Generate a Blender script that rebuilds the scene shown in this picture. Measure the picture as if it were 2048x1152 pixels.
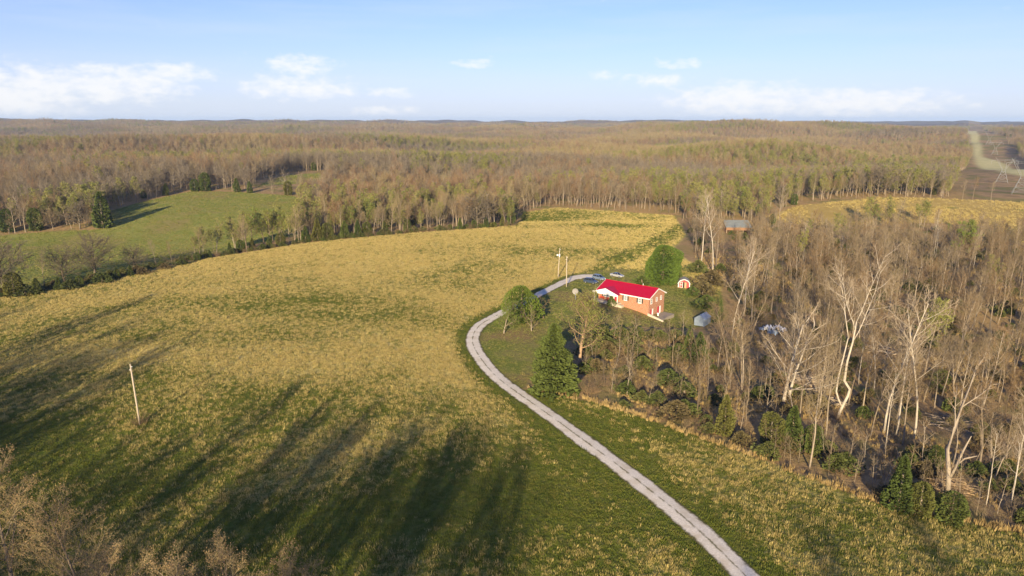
import bpy, math, random
import numpy as np
from mathutils import Vector, Matrix

for o in list(bpy.data.objects): bpy.data.objects.remove(o)
S = bpy.context.scene
COL = S.collection
R = math.radians

# ---------------------------------------------------------------- camera
FPX, CX, CY, HCAM = 1365.0, 1024.0, 576.0, 50.0
PITCH = math.atan(333 / 1365)
cam = bpy.data.cameras.new('camera'); camo = bpy.data.objects.new('camera', cam); COL.objects.link(camo)
cam.sensor_width = 36; cam.lens = FPX / 2048 * 36; cam.clip_start = 0.5; cam.clip_end = 40000
camo.location = (0, 0, HCAM); camo.rotation_euler = (R(90) - PITCH, 0, 0)
S.camera = camo

# ---------------------------------------------------------------- sun, sky, exposure
SUN_EL, SHADOW_AZ = R(14.5), R(11)
sun = bpy.data.lights.new('sun', 'SUN'); suno = bpy.data.objects.new('sun', sun); COL.objects.link(suno)
sun.energy = 5.0; sun.angle = R(0.8); sun.color = (1.0, 0.83, 0.53)
suno.rotation_euler = Vector((math.sin(SHADOW_AZ) * math.cos(SUN_EL), math.cos(SHADOW_AZ) * math.cos(SUN_EL), -math.sin(SUN_EL))).to_track_quat('-Z', 'Y').to_euler()
S.view_settings.view_transform = 'Standard'; S.view_settings.look = 'None'
S.view_settings.exposure = 1.02; S.view_settings.gamma = 1
S.cycles.use_adaptive_sampling = False
S.cycles.use_denoising = True
S.cycles.max_bounces = 4; S.cycles.diffuse_bounces = 2; S.cycles.glossy_bounces = 2
S.cycles.transmission_bounces = 2; S.cycles.transparent_max_bounces = 4; S.cycles.volume_bounces = 0

def pxdir(px, py):
    u = (px - CX) / FPX; v = (CY - py) / FPX
    return u, math.cos(PITCH) + v * math.sin(PITCH), -math.sin(PITCH) + v * math.cos(PITCH)

def build_world():
    w = bpy.data.worlds.new('World'); S.world = w; w.use_nodes = True
    nt = w.node_tree; N = nt.nodes; L = nt.links; N.clear()
    out = N.new('ShaderNodeOutputWorld'); bg = N.new('ShaderNodeBackground'); bg.inputs['Strength'].default_value = 0.1
    sky = N.new('ShaderNodeTexSky'); sky.sky_type = 'NISHITA'; sky.sun_disc = False
    sky.sun_elevation = SUN_EL; sky.sun_rotation = math.pi + SHADOW_AZ
    sky.altitude = 250; sky.air_density = 1.0; sky.dust_density = 0.5; sky.ozone_density = 2.5
    tc = N.new('ShaderNodeTexCoord'); sep = N.new('ShaderNodeSeparateXYZ'); L.new(tc.outputs['Generated'], sep.inputs[0])
    def M(op, a, b=None, c=None, clamp=False):
        n = N.new('ShaderNodeMath'); n.operation = op; n.use_clamp = clamp
        for i, v in enumerate((a, b, c)):
            if v is None: continue
            if isinstance(v, (int, float)): n.inputs[i].default_value = v
            else: L.new(v, n.inputs[i])
        return n.outputs[0]
    az = M('MULTIPLY', M('ARCTAN2', sep.outputs[0], sep.outputs[1]), 57.2958)
    el = M('MULTIPLY', M('ARCSINE', sep.outputs[2]), 57.2958)
    # noise in (azimuth, elevation) degrees
    def noise(sx, sy, detail, scale=1.0, off=0.0):
        cmb = N.new('ShaderNodeCombineXYZ')
        L.new(M('MULTIPLY', az, sx), cmb.inputs[0]); L.new(M('MULTIPLY', el, sy), cmb.inputs[1]); cmb.inputs[2].default_value = off
        n = N.new('ShaderNodeTexNoise'); n.inputs['Scale'].default_value = scale; n.inputs['Detail'].default_value = detail
        n.inputs['Roughness'].default_value = 0.58
        L.new(cmb.outputs[0], n.inputs['Vector']); return n.outputs['Fac']
    puff = noise(0.75, 1.5, 6, 1.0, 3.1)
    blobs = [(30, 185, 120, 50, 1.0), (225, 170, 130, 36, 1.0), (345, 145, 80, 18, .75), (600, 130, 75, 20, .8), (600, 175, 120, 24, .85), (780, 185, 55, 10, .6), (775, 222, 70, 10, .6),
             (950, 128, 50, 8, .65), (1360, 128, 50, 10, .6), (1200, 150, 32, 10, .5), (1310, 160, 70, 12, .6), (1480, 200, 150, 34, 1.0), (1700, 205, 190, 28, 1.0)]
    field = None
    for px, py, w_, h_, s_ in blobs:
        dx, dy, dz = pxdir(px, py); a0 = math.degrees(math.atan2(dx, dy)); e0 = math.degrees(math.asin(dz / math.sqrt(dx*dx+dy*dy+dz*dz)))
        wd = w_ / 25.5; hd = h_ / 24.5
        x = M('DIVIDE', M('SUBTRACT', az, a0), wd); y = M('DIVIDE', M('SUBTRACT', el, e0), hd)
        d = M('SUBTRACT', 1.0, M('ADD', M('MULTIPLY', x, x), M('MULTIPLY', y, y)))
        d = M('MULTIPLY', M('MAXIMUM', d, -1.5), s_)
        field = d if field is None else M('MAXIMUM', field, d)
    # the same kind of clouds all round, outside the part in view
    gen = noise(0.07, 0.35, 2, 1.0, 9.0)
    band = M('SUBTRACT', 1.0, M('POWER', M('DIVIDE', M('SUBTRACT', el, 3.2), 3.2), 2))
    gfield = M('ADD', M('MULTIPLY', M('SUBTRACT', gen, .52), 6.0), M('SUBTRACT', M('MAXIMUM', band, -2.0), .6))
    front = M('MULTIPLY', M('SUBTRACT', M('ABSOLUTE', az), 40.0), .2, clamp=True)
    mixf = N.new('ShaderNodeMix'); L.new(front, mixf.inputs['Factor']); L.new(field, mixf.inputs['A']); L.new(M('MAXIMUM', gfield, -1.5), mixf.inputs['B'])
    dens = M('ADD', mixf.outputs[0], M('MULTIPLY', M('SUBTRACT', puff, .5), 3.4))
    mr = N.new('ShaderNodeMapRange'); mr.interpolation_type = 'SMOOTHSTEP'
    mr.inputs['From Min'].default_value = -0.3; mr.inputs['From Max'].default_value = 1.3; L.new(dens, mr.inputs['Value'])
    cfac = M('MULTIPLY', mr.outputs[0], 0.78)
    wisp = noise(0.05, 0.5, 4, 1.0, 5.0)
    wfac = M('MULTIPLY', M('SUBTRACT', wisp, .45, clamp=True), .8, clamp=True)
    # pale air towards the horizon, all round
    pale = M('MULTIPLY', M('POWER', 2.718, M('MULTIPLY', M('MAXIMUM', el, 0.0), -0.18)), .88)
    m0 = N.new('ShaderNodeMix'); m0.data_type = 'RGBA'; L.new(pale, m0.inputs['Factor'])
    gain = N.new('ShaderNodeMix'); gain.data_type = 'RGBA'; gain.blend_type = 'MULTIPLY'; gain.inputs['Factor'].default_value = 1
    L.new(sky.outputs[0], gain.inputs['A']); gain.inputs['B'].default_value = (*SKY_GAIN, 1)
    L.new(gain.outputs['Result'], m0.inputs['A']); m0.inputs['B'].default_value = (*SKY_PALE, 1)
    mw = N.new('ShaderNodeMix'); mw.data_type = 'RGBA'; L.new(wfac, mw.inputs['Factor'])
    L.new(m0.outputs['Result'], mw.inputs['A']); mw.inputs['B'].default_value = (*SKY_PALE, 1)
    m1 = N.new('ShaderNodeMix'); m1.data_type = 'RGBA'; L.new(cfac, m1.inputs['Factor'])
    L.new(mw.outputs['Result'], m1.inputs['A']); m1.inputs['B'].default_value = (*SKY_CLOUD, 1)
    L.new(m1.outputs['Result'], bg.inputs['Color']); L.new(bg.outputs[0], out.inputs[0])
SKY_GAIN = (.54, .595, 1.02); SKY_PALE = (4.0, 4.3, 4.9); SKY_CLOUD = (5.3, 5.2, 5.1)
build_world()

# ---------------------------------------------------------------- numeric helpers
def sstep(a, b, x):
    t = np.clip((x - a) / (b - a), 0, 1); return t * t * (3 - 2 * t)

def vnoise(x, y, scale, seed):
    x = np.asarray(x, float) / scale + seed * 17.31; y = np.asarray(y, float) / scale - seed * 9.73
    xi = np.floor(x).astype(np.int64); yi = np.floor(y).astype(np.int64)
    fx = x - xi; fy = y - yi; fx = fx * fx * (3 - 2 * fx); fy = fy * fy * (3 - 2 * fy)
    def h(a, b):
        n = (a * 374761393 + b * 668265263 + seed * 1274126177) & 0xffffffff
        n = ((n ^ (n >> 13)) * 1103515245) & 0xffffffff
        return ((n ^ (n >> 16)) & 0xffff) / 65535.0
    return (h(xi, yi) * (1 - fx) + h(xi + 1, yi) * fx) * (1 - fy) + (h(xi, yi + 1) * (1 - fx) + h(xi + 1, yi + 1) * fx) * fy

def fbm(x, y, scale, seed, oct=3):
    v = 0; a = 1; t = 0
    for k in range(oct):
        v = v + a * vnoise(x, y, scale / 2 ** k, seed + k); t += a; a *= .55
    return v / t

GAUSS = [  # x, y, height, sx, sy
    (100, 150, -7.0, 52, 80), (47, 178, -1.5, 8, 9), (28, 190, 0.9, 16, 14),
    (-160, 150, -5.0, 80, 110), (-90, 70, -3.5, 60, 55), (-40, 285, 2.0, 70, 45), (10, 362, -3.0, 55, 16),
    (-190, 300, -5.0, 110, 50), (-240, 480, 8.0, 120, 90), (-120, 620, 9.0, 110, 90), (260, 430, 7.0, 130, 75), (160, 300, -4, 60, 60),
    (60, 430, 3, 90, 60), (-500, 900, 6, 400, 300),
    (720, 2150, 14, 480, 420), (1700, 2600, 12, 900, 500), (-2100, 3600, 26, 1500, 700), (-1000, 1900, -20, 750, 480), (-500, 1150, 9, 350, 200), (500, 1200, -9, 300, 220),
    (150, 3300, 10, 900, 500), (-3800, 5200, 30, 2500, 900), (900, 6000, 26, 3000, 1200)]
_rs = np.random.RandomState(5)
SINES = [(_rs.uniform(0, 6.28), _rs.uniform(380, 2600), _rs.uniform(0, 6.28)) for _ in range(14)]
SINES2 = [(_rs.uniform(0, 6.28), _rs.uniform(260, 620), _rs.uniform(0, 6.28)) for _ in range(9)]
def height(x, y):
    x = np.asarray(x, float); y = np.asarray(y, float)
    z = np.zeros_like(x)
    for gx, gy, a, sx, sy in GAUSS:
        z = z + a * np.exp(-((x - gx) / sx) ** 2 - ((y - gy) / sy) ** 2)
    r = np.hypot(x, y)
    ramp = sstep(480, 2600, r)
    for th, wl, ph in SINES:
        z = z + ramp * (wl / 2600) * 4.6 * np.sin((x * math.cos(th) + y * math.sin(th)) * 6.283 / wl + ph)
    ramp2 = sstep(430, 900, r)
    for th, wl, ph in SINES2: z = z + ramp2 * 2.6 * np.sin((x * math.cos(th) + y * math.sin(th)) * 6.283 / wl + ph)
    z = z + 5 * ramp + 8 * sstep(3000, 9000, r)
    z = z + 0.25 * (fbm(x, y, 30, 3, 2) - .5) + 1.2 * (fbm(x, y, 90, 7, 2) - .5) * sstep(60, 140, r)
    return z
def hz(x, y): return float(height(np.array([x]), np.array([y]))[0])

_T = np.concatenate([np.linspace(40, 700, 1200), np.geomspace(701, 12000, 700)])
def P(px, py):
    d = pxdir(px, py); x = d[0] * _T; y = d[1] * _T; z = HCAM + d[2] * _T
    g = z - height(x, y); i = int(np.argmax(g < 0)) if (g < 0).any() else len(_T) - 1
    t = _T[i]
    if i > 0:
        a, b = g[i - 1], g[i]; t = _T[i - 1] + (_T[i] - _T[i - 1]) * (a / (a - b + 1e-9))
    x, y = d[0] * t, d[1] * t
    return Vector((x, y, hz(x, y)))
def PZ(px, py, zabs):
    d = pxdir(px, py); t = (zabs - HCAM) / d[2]; return Vector((d[0] * t, d[1] * t, zabs))
def tall(base, pytop):
    """height of an upright thing whose foot is at base and whose top shows at image row pytop"""
    d0 = pxdir(CX, pytop); return HCAM + d0[2] * base.y / d0[1] - base.z

def sdf(poly, x, y):
    x = np.asarray(x, float); y = np.asarray(y, float)
    best = np.full(x.shape, 1e18); ins = np.zeros(x.shape, bool); n = len(poly)
    for i in range(n):
        ax, ay = poly[i]; bx, by = poly[(i + 1) % n]
        ex, ey = bx - ax, by - ay
        t = np.clip(((x - ax) * ex + (y - ay) * ey) / (ex * ex + ey * ey + 1e-12), 0, 1)
        best = np.minimum(best, (x - ax - t * ex) ** 2 + (y - ay - t * ey) ** 2)
        c = ((ay <= y) & (by > y)) | ((by <= y) & (ay > y))
        with np.errstate(divide='ignore', invalid='ignore'):
            xin = ax + (y - ay) / (by - ay if by != ay else 1e-9) * ex
        ins ^= c & (x < xin)
    return np.where(ins, -1, 1) * np.sqrt(best)
def dline(pts, x, y):
    best = np.full(np.shape(x), 1e18)
    for (ax, ay), (bx, by) in zip(pts[:-1], pts[1:]):
        ex, ey = bx - ax, by - ay
        t = np.clip(((x - ax) * ex + (y - ay) * ey) / (ex * ex + ey * ey + 1e-12), 0, 1)
        best = np.minimum(best, (x - ax - t * ex) ** 2 + (y - ay - t * ey) ** 2)
    return np.sqrt(best)
def PP(*l): return [(p.x, p.y) if isinstance(p, Vector) else p for p in [(P(*q[1:]) if q[0] == 'p' else (q[1], q[2])) for q in l]]

EDGE = [('p', 1050, 778), ('p', 1200, 806), ('p', 1400, 874), ('p', 1600, 948), ('p', 1800, 1022), ('p', 2060, 1068), ('w', 100, 66)]
FIELD = PP(('w', -280, 55), ('w', -225, 140), ('p', 0, 594), ('p', 200, 563), ('p', 400, 519), ('p', 600, 488), ('p', 760, 472), ('p', 900, 461), ('p', 1030, 452), ('p', 1046, 425), ('p', 1115, 415), ('p', 1350, 431),
           ('p', 1375, 470), ('p', 1345, 500), ('p', 1440, 565), ('p', 1450, 640), ('p', 1330, 655), ('p', 1180, 655), ('p', 1110, 690), ('p', 1065, 740), *EDGE, ('w', 130, 30), ('w', 30, 42), ('w', -45, 46), ('w', -120, 60))
PASTURE = PP(('p', -500, 560), ('p', -100, 478), ('p', 60, 466), ('p', 205, 458), ('p', 225, 420), ('p', 300, 400), ('p', 380, 383), ('p', 480, 384), ('p', 592, 392), ('p', 596, 470), ('p', 470, 497), ('p', 300, 538), ('p', 100, 572), ('p', -300, 640))
PASTURE2 = PP(('p', 515, 372), ('p', 575, 350), ('p', 640, 346), ('p', 650, 358), ('p', 590, 368))
GAP = PP(('p', 505, 384), ('p', 512, 366), ('p', 575, 345), ('p', 655, 341), ('p', 655, 372), ('p', 640, 392), ('p', 596, 389))
RFIELD = PP(('p', 1520, 436), ('p', 1600, 410), ('p', 1750, 395), ('p', 2048, 405), ('p', 2300, 412), ('p', 2300, 470), ('p', 2048, 488), ('p', 1975, 452), ('p', 1850, 446), ('p', 1700, 450), ('p', 1600, 450))
LAWN = PP(('p', 985, 640), ('p', 958, 665), ('p', 955, 690), ('p', 985, 735), ('p', 1045, 775), ('p', 1110, 700), ('p', 1180, 655), ('p', 1330, 655), ('p', 1450, 640), ('p', 1440, 585), ('p', 1360, 548), ('p', 1290, 540), ('p', 1230, 536), ('p', 1150, 548), ('p', 1080, 585))
WOOD = PP(*EDGE, ('w', 190, 80), ('w', 330, 250), ('p', 2060, 500), ('p', 1965, 460), ('p', 1850, 452), ('p', 1700, 455), ('p', 1530, 446), ('p', 1440, 440), ('p', 1378, 452), ('p', 1372, 500), ('p', 1425, 548), ('p', 1470, 600), ('p', 1460, 690), ('p', 1330, 668), ('p', 1200, 660), ('p', 1120, 700), ('p', 1090, 740))
TRACK = PP(('p', 1180, 545), ('p', 1270, 505), ('p', 1330, 475), ('p', 1365, 452))
RA = R(33); RD = (math.sin(RA), math.cos(RA)); RC = (413.0, 580.0)
def row_coords(x, y):
    t = (x - RC[0]) * RD[0] + (y - RC[1]) * RD[1]; s = (x - RC[0]) * RD[1] - (y - RC[1]) * RD[0]; return t, s
CLEAR = PP(('p', 1926, 262), ('p', 1952, 262), ('p', 1958, 280), ('p', 1966, 314), ('p', 2010, 328), ('p', 2070, 342), ('p', 2070, 358), ('p', 2005, 345), ('p', 1952, 328), ('p', 1946, 300))

# driveway centreline
_cpx = [(1560, 1215), (1490, 1152), (1384, 1050), (1244, 938), (1104, 835), (1000, 760), (958, 712), (945, 680), (958, 653), (990, 633), (1035, 610), (1080, 588), (1120, 568), (1150, 556), (1180, 552), (1200, 558)]
_cp = [P(*q) for q in _cpx]
def catmull(pts, n=14):
    out = []; m = len(pts)
    for i in range(m - 1):
        p0, p1, p2, p3 = pts[max(i - 1, 0)], pts[i], pts[i + 1], pts[min(i + 2, m - 1)]
        for k in range(n):
            t = k / n
            out.append(0.5 * ((2 * p1) + (p2 - p0) * t + (2 * p0 - 5 * p1 + 4 * p2 - p3) * t * t + (3 * p1 - p0 - 3 * p2 + p3) * t ** 3))
    out.append(pts[-1]); return out
DRIVE = catmull(_cp)
DRIVE2 = [(p.x, p.y) for p in DRIVE[::4]]

def straw_mask(x, y):
    """share of dry straw over green in the field, 0..1"""
    dd = dline(DRIVE2, x, y)
    n = fbm(x, y, 38, 11, 4); n2 = fbm(x * .55 + y * .3, y, 14, 23, 3)
    n3 = fbm(x * .35 + y * .25, y * .9 - x * .2, 22, 51, 3)
    s = 0.36 + .18 * sstep(85, 150, y) + .27 * sstep(150, 235, y) + 1.0 * (n - .5) + 0.7 * (n2 - .5) + .55 * (n3 - .5)
    s = s - 0.13 * sstep(150, 80, y) * sstep(-10, -70, x) + .36 * sstep(5, 26, x - (150 - y) * .25) * sstep(150, 110, y)
    s = s - .40 * np.exp(-((x - 35) / 40) ** 2 - ((y - 325 - .15 * x) / 7) ** 2) - .3 * np.exp(-((x - 20) / 40) ** 2 - ((y - 362) / 8) ** 2)
    s = s - .30 * np.exp(-((x + 40) / 34) ** 2 - ((y - 185) / 22) ** 2)      # green swale in the middle
    s = s - .22 * np.exp(-((x + 20) / 60) ** 2 - ((y - 88) / 16) ** 2)
    s = s + .2 * np.exp(-((dd - 8) / 4) ** 2) * (x > -40)
    s = s * sstep(2.6, 5.5, dd)
    s = s * (.3 + .7 * sstep(1.5, 6.5, dline(TRACK, x, y) + 3 * (n3 - .5)))
    s = s * (1 - sstep(3, -3, sdf(LAWN, x, y)))
    return np.clip(s, 0, 1)

# ---------------------------------------------------------------- materials
def new_mat(name):
    m = bpy.data.materials.new(name); m.use_nodes = True
    nt = m.node_tree; b = nt.nodes['Principled BSDF']; b.inputs['Roughness'].default_value = .8
    b.inputs['Specular IOR Level'].default_value = .2
    return m, nt, b
class NB:
    def __init__(s, nt): s.nt = nt; s.N = nt.nodes; s.L = nt.links
    def put(s, v, i):
        if isinstance(v, (int, float)): i.default_value = v
        elif isinstance(v, tuple): i.default_value = (*v, 1) if len(v) == 3 and len(i.default_value) == 4 else v
        else: s.L.new(v, i)
    def math(s, op, a, b=None, clamp=False):
        n = s.N.new('ShaderNodeMath'); n.operation = op; n.use_clamp = clamp; s.put(a, n.inputs[0])
        if b is not None: s.put(b, n.inputs[1])
        return n.outputs[0]
    def mix(s, f, a, b, mode='MIX'):
        n = s.N.new('ShaderNodeMix'); n.data_type = 'RGBA'; n.blend_type = mode; s.put(f, n.inputs['Factor']); s.put(a, n.inputs['A']); s.put(b, n.inputs['B']); return n.outputs['Result']
    def noise(s, scale, detail=3, rough=.55, vec=None, col=False):
        n = s.N.new('ShaderNodeTexNoise'); n.inputs['Scale'].default_value = scale; n.inputs['Detail'].default_value = detail; n.inputs['Roughness'].default_value = rough
        if vec is not None: s.L.new(vec, n.inputs['Vector'])
        return n.outputs['Color' if col else 'Fac']
    def attr(s, name):
        n = s.N.new('ShaderNodeAttribute'); n.attribute_name = name; return n.outputs['Fac']
    def ramp(s, v, lo, hi):
        n = s.N.new('ShaderNodeMapRange'); n.interpolation_type = 'SMOOTHSTEP'; s.put(v, n.inputs['Value']); n.inputs['From Min'].default_value = lo; n.inputs['From Max'].default_value = hi; return n.outputs[0]
    def pos(s): return s.N.new('ShaderNodeNewGeometry').outputs['Position']
    def bump(s, h, dist, strength=.6):
        n = s.N.new('ShaderNodeBump'); n.inputs['Distance'].default_value = dist; n.inputs['Strength'].default_value = strength; s.L.new(h, n.inputs['Height']); return n.outputs[0]

def mat_plain(name, col, rough=.6, var=.12, scale=6, metal=0, spec=.3):
    m, nt, b = new_mat(name); k = NB(nt)
    tc = k.N.new('ShaderNodeTexCoord').outputs['Object']
    f = k.noise(scale, 4, .6, tc)
    k.L.new(k.mix(f, tuple(c * (1 - var) for c in col), tuple(min(1, c * (1 + var)) for c in col)), b.inputs['Base Color'])
    b.inputs['Roughness'].default_value = rough; b.inputs['Metallic'].default_value = metal; b.inputs['Specular IOR Level'].default_value = spec
    return m
def mat_plant(name, c1, c2, c3=None, trans=.0, rough=.8, pos_scale=0):
    """plant colour that varies from plant to plant and along the plant"""
    m, nt, b = new_mat(name); k = NB(nt)
    rnd = k.N.new('ShaderNodeObjectInfo').outputs['Random']
    col = k.mix(rnd, c1, c2)
    if c3: col = k.mix(k.ramp(k.math('FRACT', k.math('MULTIPLY', rnd, 7.31)), .6, .9), col, c3)
    tc = k.N.new('ShaderNodeTexCoord').outputs['Object']
    col = k.mix(k.ramp(k.noise(1.3, 3, .6, tc), .3, .7), k.mix(1.0, col, (.72, .72, .74), 'MULTIPLY'), col)
    k.L.new(col, b.inputs['Base Color']); b.inputs['Roughness'].default_value = rough
    if trans:
        t = k.N.new('ShaderNodeBsdfTranslucent'); k.L.new(col, t.inputs['Color']); ms = k.N.new('ShaderNodeMixShader'); ms.inputs[0].default_value = trans
        k.L.new(b.outputs[0], ms.inputs[1]); k.L.new(t.outputs[0], ms.inputs[2]); k.L.new(ms.outputs[0], nt.nodes['Material Output'].inputs['Surface'])
    return m

M = {}
def mat_ground():
    m, nt, b = new_mat('ground'); k = NB(nt); p = k.pos()
    n1 = k.noise(.9, 4, .6, p); n2 = k.noise(.12, 4, .6, p); n3 = k.noise(.03, 3, .5, p); n4 = k.noise(3.5, 3, .6, p)
    wob = k.math('MULTIPLY', k.math('SUBTRACT', k.noise(.35, 3, .6, p), .5), 5.0)
    def inside(name, soft=1.2, amp=1.0): return k.ramp(k.math('ADD', k.attr(name), k.math('MULTIPLY', wob, amp)), soft, -soft)
    green = k.mix(k.ramp(n2, .3, .7), (.080, .108, .012), (.115, .135, .018))
    green = k.mix(k.ramp(n1, .35, .7), green, (.17, .165, .036))
    litter = k.mix(k.ramp(n1, .3, .7), (.28, .18, .085), (.40, .27, .13))
    litter = k.mix(k.ramp(n2, .45, .65), litter, (.20, .18, .06))
    litter = k.mix(k.ramp(n3, .5, .68), litter, (.36, .24, .105))
    straw = k.mix(k.ramp(n1, .3, .7), (.50, .39, .12), (.62, .49, .17))
    sf = k.attr('straw')
    sfac = k.ramp(k.math('ADD', k.math('SUBTRACT', sf, .5), k.math('MULTIPLY', k.math('SUBTRACT', k.math('ADD', k.math('MULTIPLY', n4, .6), k.math('MULTIPLY', n1, .4)), .5), 1.6)), -.2, .42)
    sfac = k.math('MULTIPLY', sfac, k.ramp(sf, .05, .25))
    fieldc = k.mix(sfac, green, straw)
    lawn = k.mix(k.ramp(n2, .35, .65), (.15, .17, .034), (.22, .19, .065))
    lawn = k.mix(k.ramp(n3, .5, .62), lawn, (.25, .17, .075))
    past = k.mix(k.ramp(n2, .3, .7), (.19, .22, .042), (.27, .26, .07))
    past = k.mix(k.ramp(n3, .48, .7), past, (.26, .21, .075))
    dirt = k.mix(k.ramp(n2, .35, .65), (.24, .165, .085), (.36, .24, .12))
    dirt = k.mix(k.ramp(n3, .5, .6), dirt, (.20, .17, .06))
    rf = k.mix(k.ramp(n2, .3, .7), (.36, .255, .075), (.44, .32, .11)); rf = k.mix(k.ramp(n3, .6, .7), rf, (.17, .18, .04))
    clr = k.mix(k.ramp(n2, .3, .7), (.46, .42, .19), (.56, .49, .24))
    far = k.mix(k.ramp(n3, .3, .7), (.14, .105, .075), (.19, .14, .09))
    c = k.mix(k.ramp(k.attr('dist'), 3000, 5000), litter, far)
    c = k.mix(inside('s_row', 3, 2), c, dirt); c = k.mix(inside('s_clear', 6, 1), c, clr)
    c = k.mix(inside('s_past'), c, past); c = k.mix(inside('s_past2'), c, past); c = k.mix(inside('s_rfield', 1.5, .6), c, rf)
    c = k.mix(inside('s_field', .8, .5), c, fieldc); c = k.mix(inside('s_lawn', 2.5), c, lawn)
    k.L.new(c, b.inputs['Base Color']); b.inputs['Roughness'].default_value = .95; b.inputs['Specular IOR Level'].default_value = .05
    hsum = k.math('ADD', k.math('MULTIPLY', n1, .5), k.math('MULTIPLY', n4, .3))
    k.L.new(k.bump(hsum, .55, 1.0), b.inputs['Normal'])
    return m

def mat_gravel():
    m, nt, b = new_mat('gravel'); k = NB(nt); p = k.pos()
    n = k.noise(5, 4, .7, p); n2 = k.noise(.5, 3, .6, p); n3 = k.noise(1.6, 4, .65, p)
    g = k.mix(k.ramp(n, .3, .7), (.60, .53, .42), (.82, .73, .59)); g = k.mix(k.ramp(n2, .45, .75), g, (.60, .51, .37))
    u = k.attr('u')      # -1..1 across
    au = k.math('ABSOLUTE', k.math('ADD', u, k.math('MULTIPLY', k.math('SUBTRACT', n3, .5), .35)))
    mid = k.math('MULTIPLY', k.ramp(au, .12, .03), k.math('MULTIPLY', k.ramp(k.math('ADD', k.attr('median'), k.math('MULTIPLY', k.math('SUBTRACT', n2, .5), 2.0)), .35, .75), .8))
    edge = k.ramp(k.math('ADD', au, k.math('MULTIPLY', k.math('SUBTRACT', n2, .5), .5)), .72, .98)
    grass = k.mix(k.ramp(n, .3, .7), (.075, .085, .025), (.17, .13, .055))
    c = k.mix(k.math('MAXIMUM', mid, edge), g, grass)
    k.L.new(c, b.inputs['Base Color']); b.inputs['Roughness'].default_value = .95; b.inputs['Specular IOR Level'].default_value = .1
    k.L.new(k.bump(n, .05, .6), b.inputs['Normal']); return m

def mat_brick():
    m, nt, b = new_mat('brick'); k = NB(nt)
    tc = k.N.new('ShaderNodeTexCoord').outputs['Object']; sp = k.N.new('ShaderNodeSeparateXYZ'); k.L.new(tc, sp.inputs[0])
    cb = k.N.new('ShaderNodeCombineXYZ'); k.L.new(k.math('ADD', sp.outputs[0], sp.outputs[1]), cb.inputs[0]); k.L.new(sp.outputs[2], cb.inputs[1])
    br = k.N.new('ShaderNodeTexBrick'); k.L.new(cb.outputs[0], br.inputs['Vector'])
    br.inputs['Scale'].default_value = 1; br.inputs['Brick Width'].default_value = .22; br.inputs['Row Height'].default_value = .075; br.inputs['Mortar Size'].default_value = .008
    br.inputs['Color1'].default_value = (.42, .15, .07, 1); br.inputs['Color2'].default_value = (.33, .105, .05, 1); br.inputs['Mortar'].default_value = (.42, .34, .26, 1)
    f = k.noise(1.1, 4, .6, tc)
    k.L.new(k.mix(k.ramp(f, .35, .7), br.outputs['Color'], k.mix(.35, br.outputs['Color'], (.5, .26, .14))), b.inputs['Base Color'])
    b.inputs['Roughness'].default_value = .9; k.L.new(k.bump(br.outputs['Fac'], -.01, .5), b.inputs['Normal']); return m

M['ground'] = mat_ground(); M['gravel'] = mat_gravel(); M['brick'] = mat_brick()
M['bark'] = mat_plant('bark', (.25, .19, .125), (.38, .31, .23), (.18, .135, .09))
M['twig'] = mat_plant('twig', (.20, .145, .08), (.27, .21, .125), (.23, .15, .075))
M['twigred'] = mat_plant('twigred', (.22, .13, .07), (.28, .175, .095))
M['twiggrey'] = mat_plant('twiggrey', (.16, .13, .09), (.22, .18, .13))
M['twigtan'] = mat_plant('twigtan', (.26, .20, .095), (.31, .245, .12))
M['whitebark'] = mat_plant('whitebark', (.44, .375, .29), (.52, .45, .36))
M['whitetwig'] = mat_plant('whitetwig', (.30, .23, .155), (.34, .265, .18))
M['tanbark'] = mat_plant('tanbark', (.36, .24, .14), (.40, .27, .16))
M['bud'] = mat_plant('bud', (.34, .22, .105), (.40, .27, .13), trans=.2)
M['newleaf'] = mat_plant('newleaf', (.26, .27, .06), (.32, .30, .09), (.20, .24, .05), trans=.25)
M['leafgreen'] = mat_plant('leafgreen', (.15, .20, .03), (.19, .25, .04), trans=.25)
M['cedar'] = mat_plant('cedar', (.085, .115, .026), (.125, .15, .034), (.15, .145, .036), trans=.1)
M['pinegreen'] = mat_plant('pinegreen', (.115, .145, .032), (.12, .15, .034), trans=.15)
M['cedargreen'] = mat_plant('cedargreen', (.085, .135, .018), (.10, .15, .022), trans=.1)
M['shrub'] = mat_plant('shrub', (.095, .12, .03), (.15, .155, .045), (.17, .13, .06), trans=.15)
M['brush'] = mat_plant('brush', (.17, .115, .065), (.26, .17, .09), (.14, .12, .05))
M['straw'] = mat_plant('straw', (.53, .415, .14), (.62, .495, .185), (.48, .36, .13), trans=.25)
M['tawny'] = mat_plant('tawny', (.46, .32, .125), (.56, .41, .18), (.38, .26, .10), trans=.2)
M['turf'] = mat_plant('turf', (.17, .20, .036), (.26, .25, .065), (.32, .27, .09), trans=.2)
M['twigdark'] = mat_plant('twigdark', (.13, .105, .07), (.18, .145, .10))
M['grass'] = mat_plant('grass', (.125, .155, .02), (.165, .185, .03), (.23, .21, .046), trans=.3)
M['roof'] = mat_plain('red_roof', (.36, .004, .026), .4, .14, .9)
M['white'] = mat_plain('white_paint', (.78, .76, .72), .55, .05)
M['cream'] = mat_plain('cream_block', (.46, .40, .31), .8, .15)
M['shutter'] = mat_plain('dark_shutter', (.035, .038, .032), .6)
M['reddoor'] = mat_plain('red_paint', (.42, .03, .05), .5)
M['redwood'] = mat_plain('red_furniture', (.40, .07, .035), .6)
M['glass'] = mat_plain('window_glass', (.22, .26, .28), .12, .1, 2, 0, .6)
M['concrete'] = mat_plain('concrete', (.42, .37, .31), .9, .15, 1.5)
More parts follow.
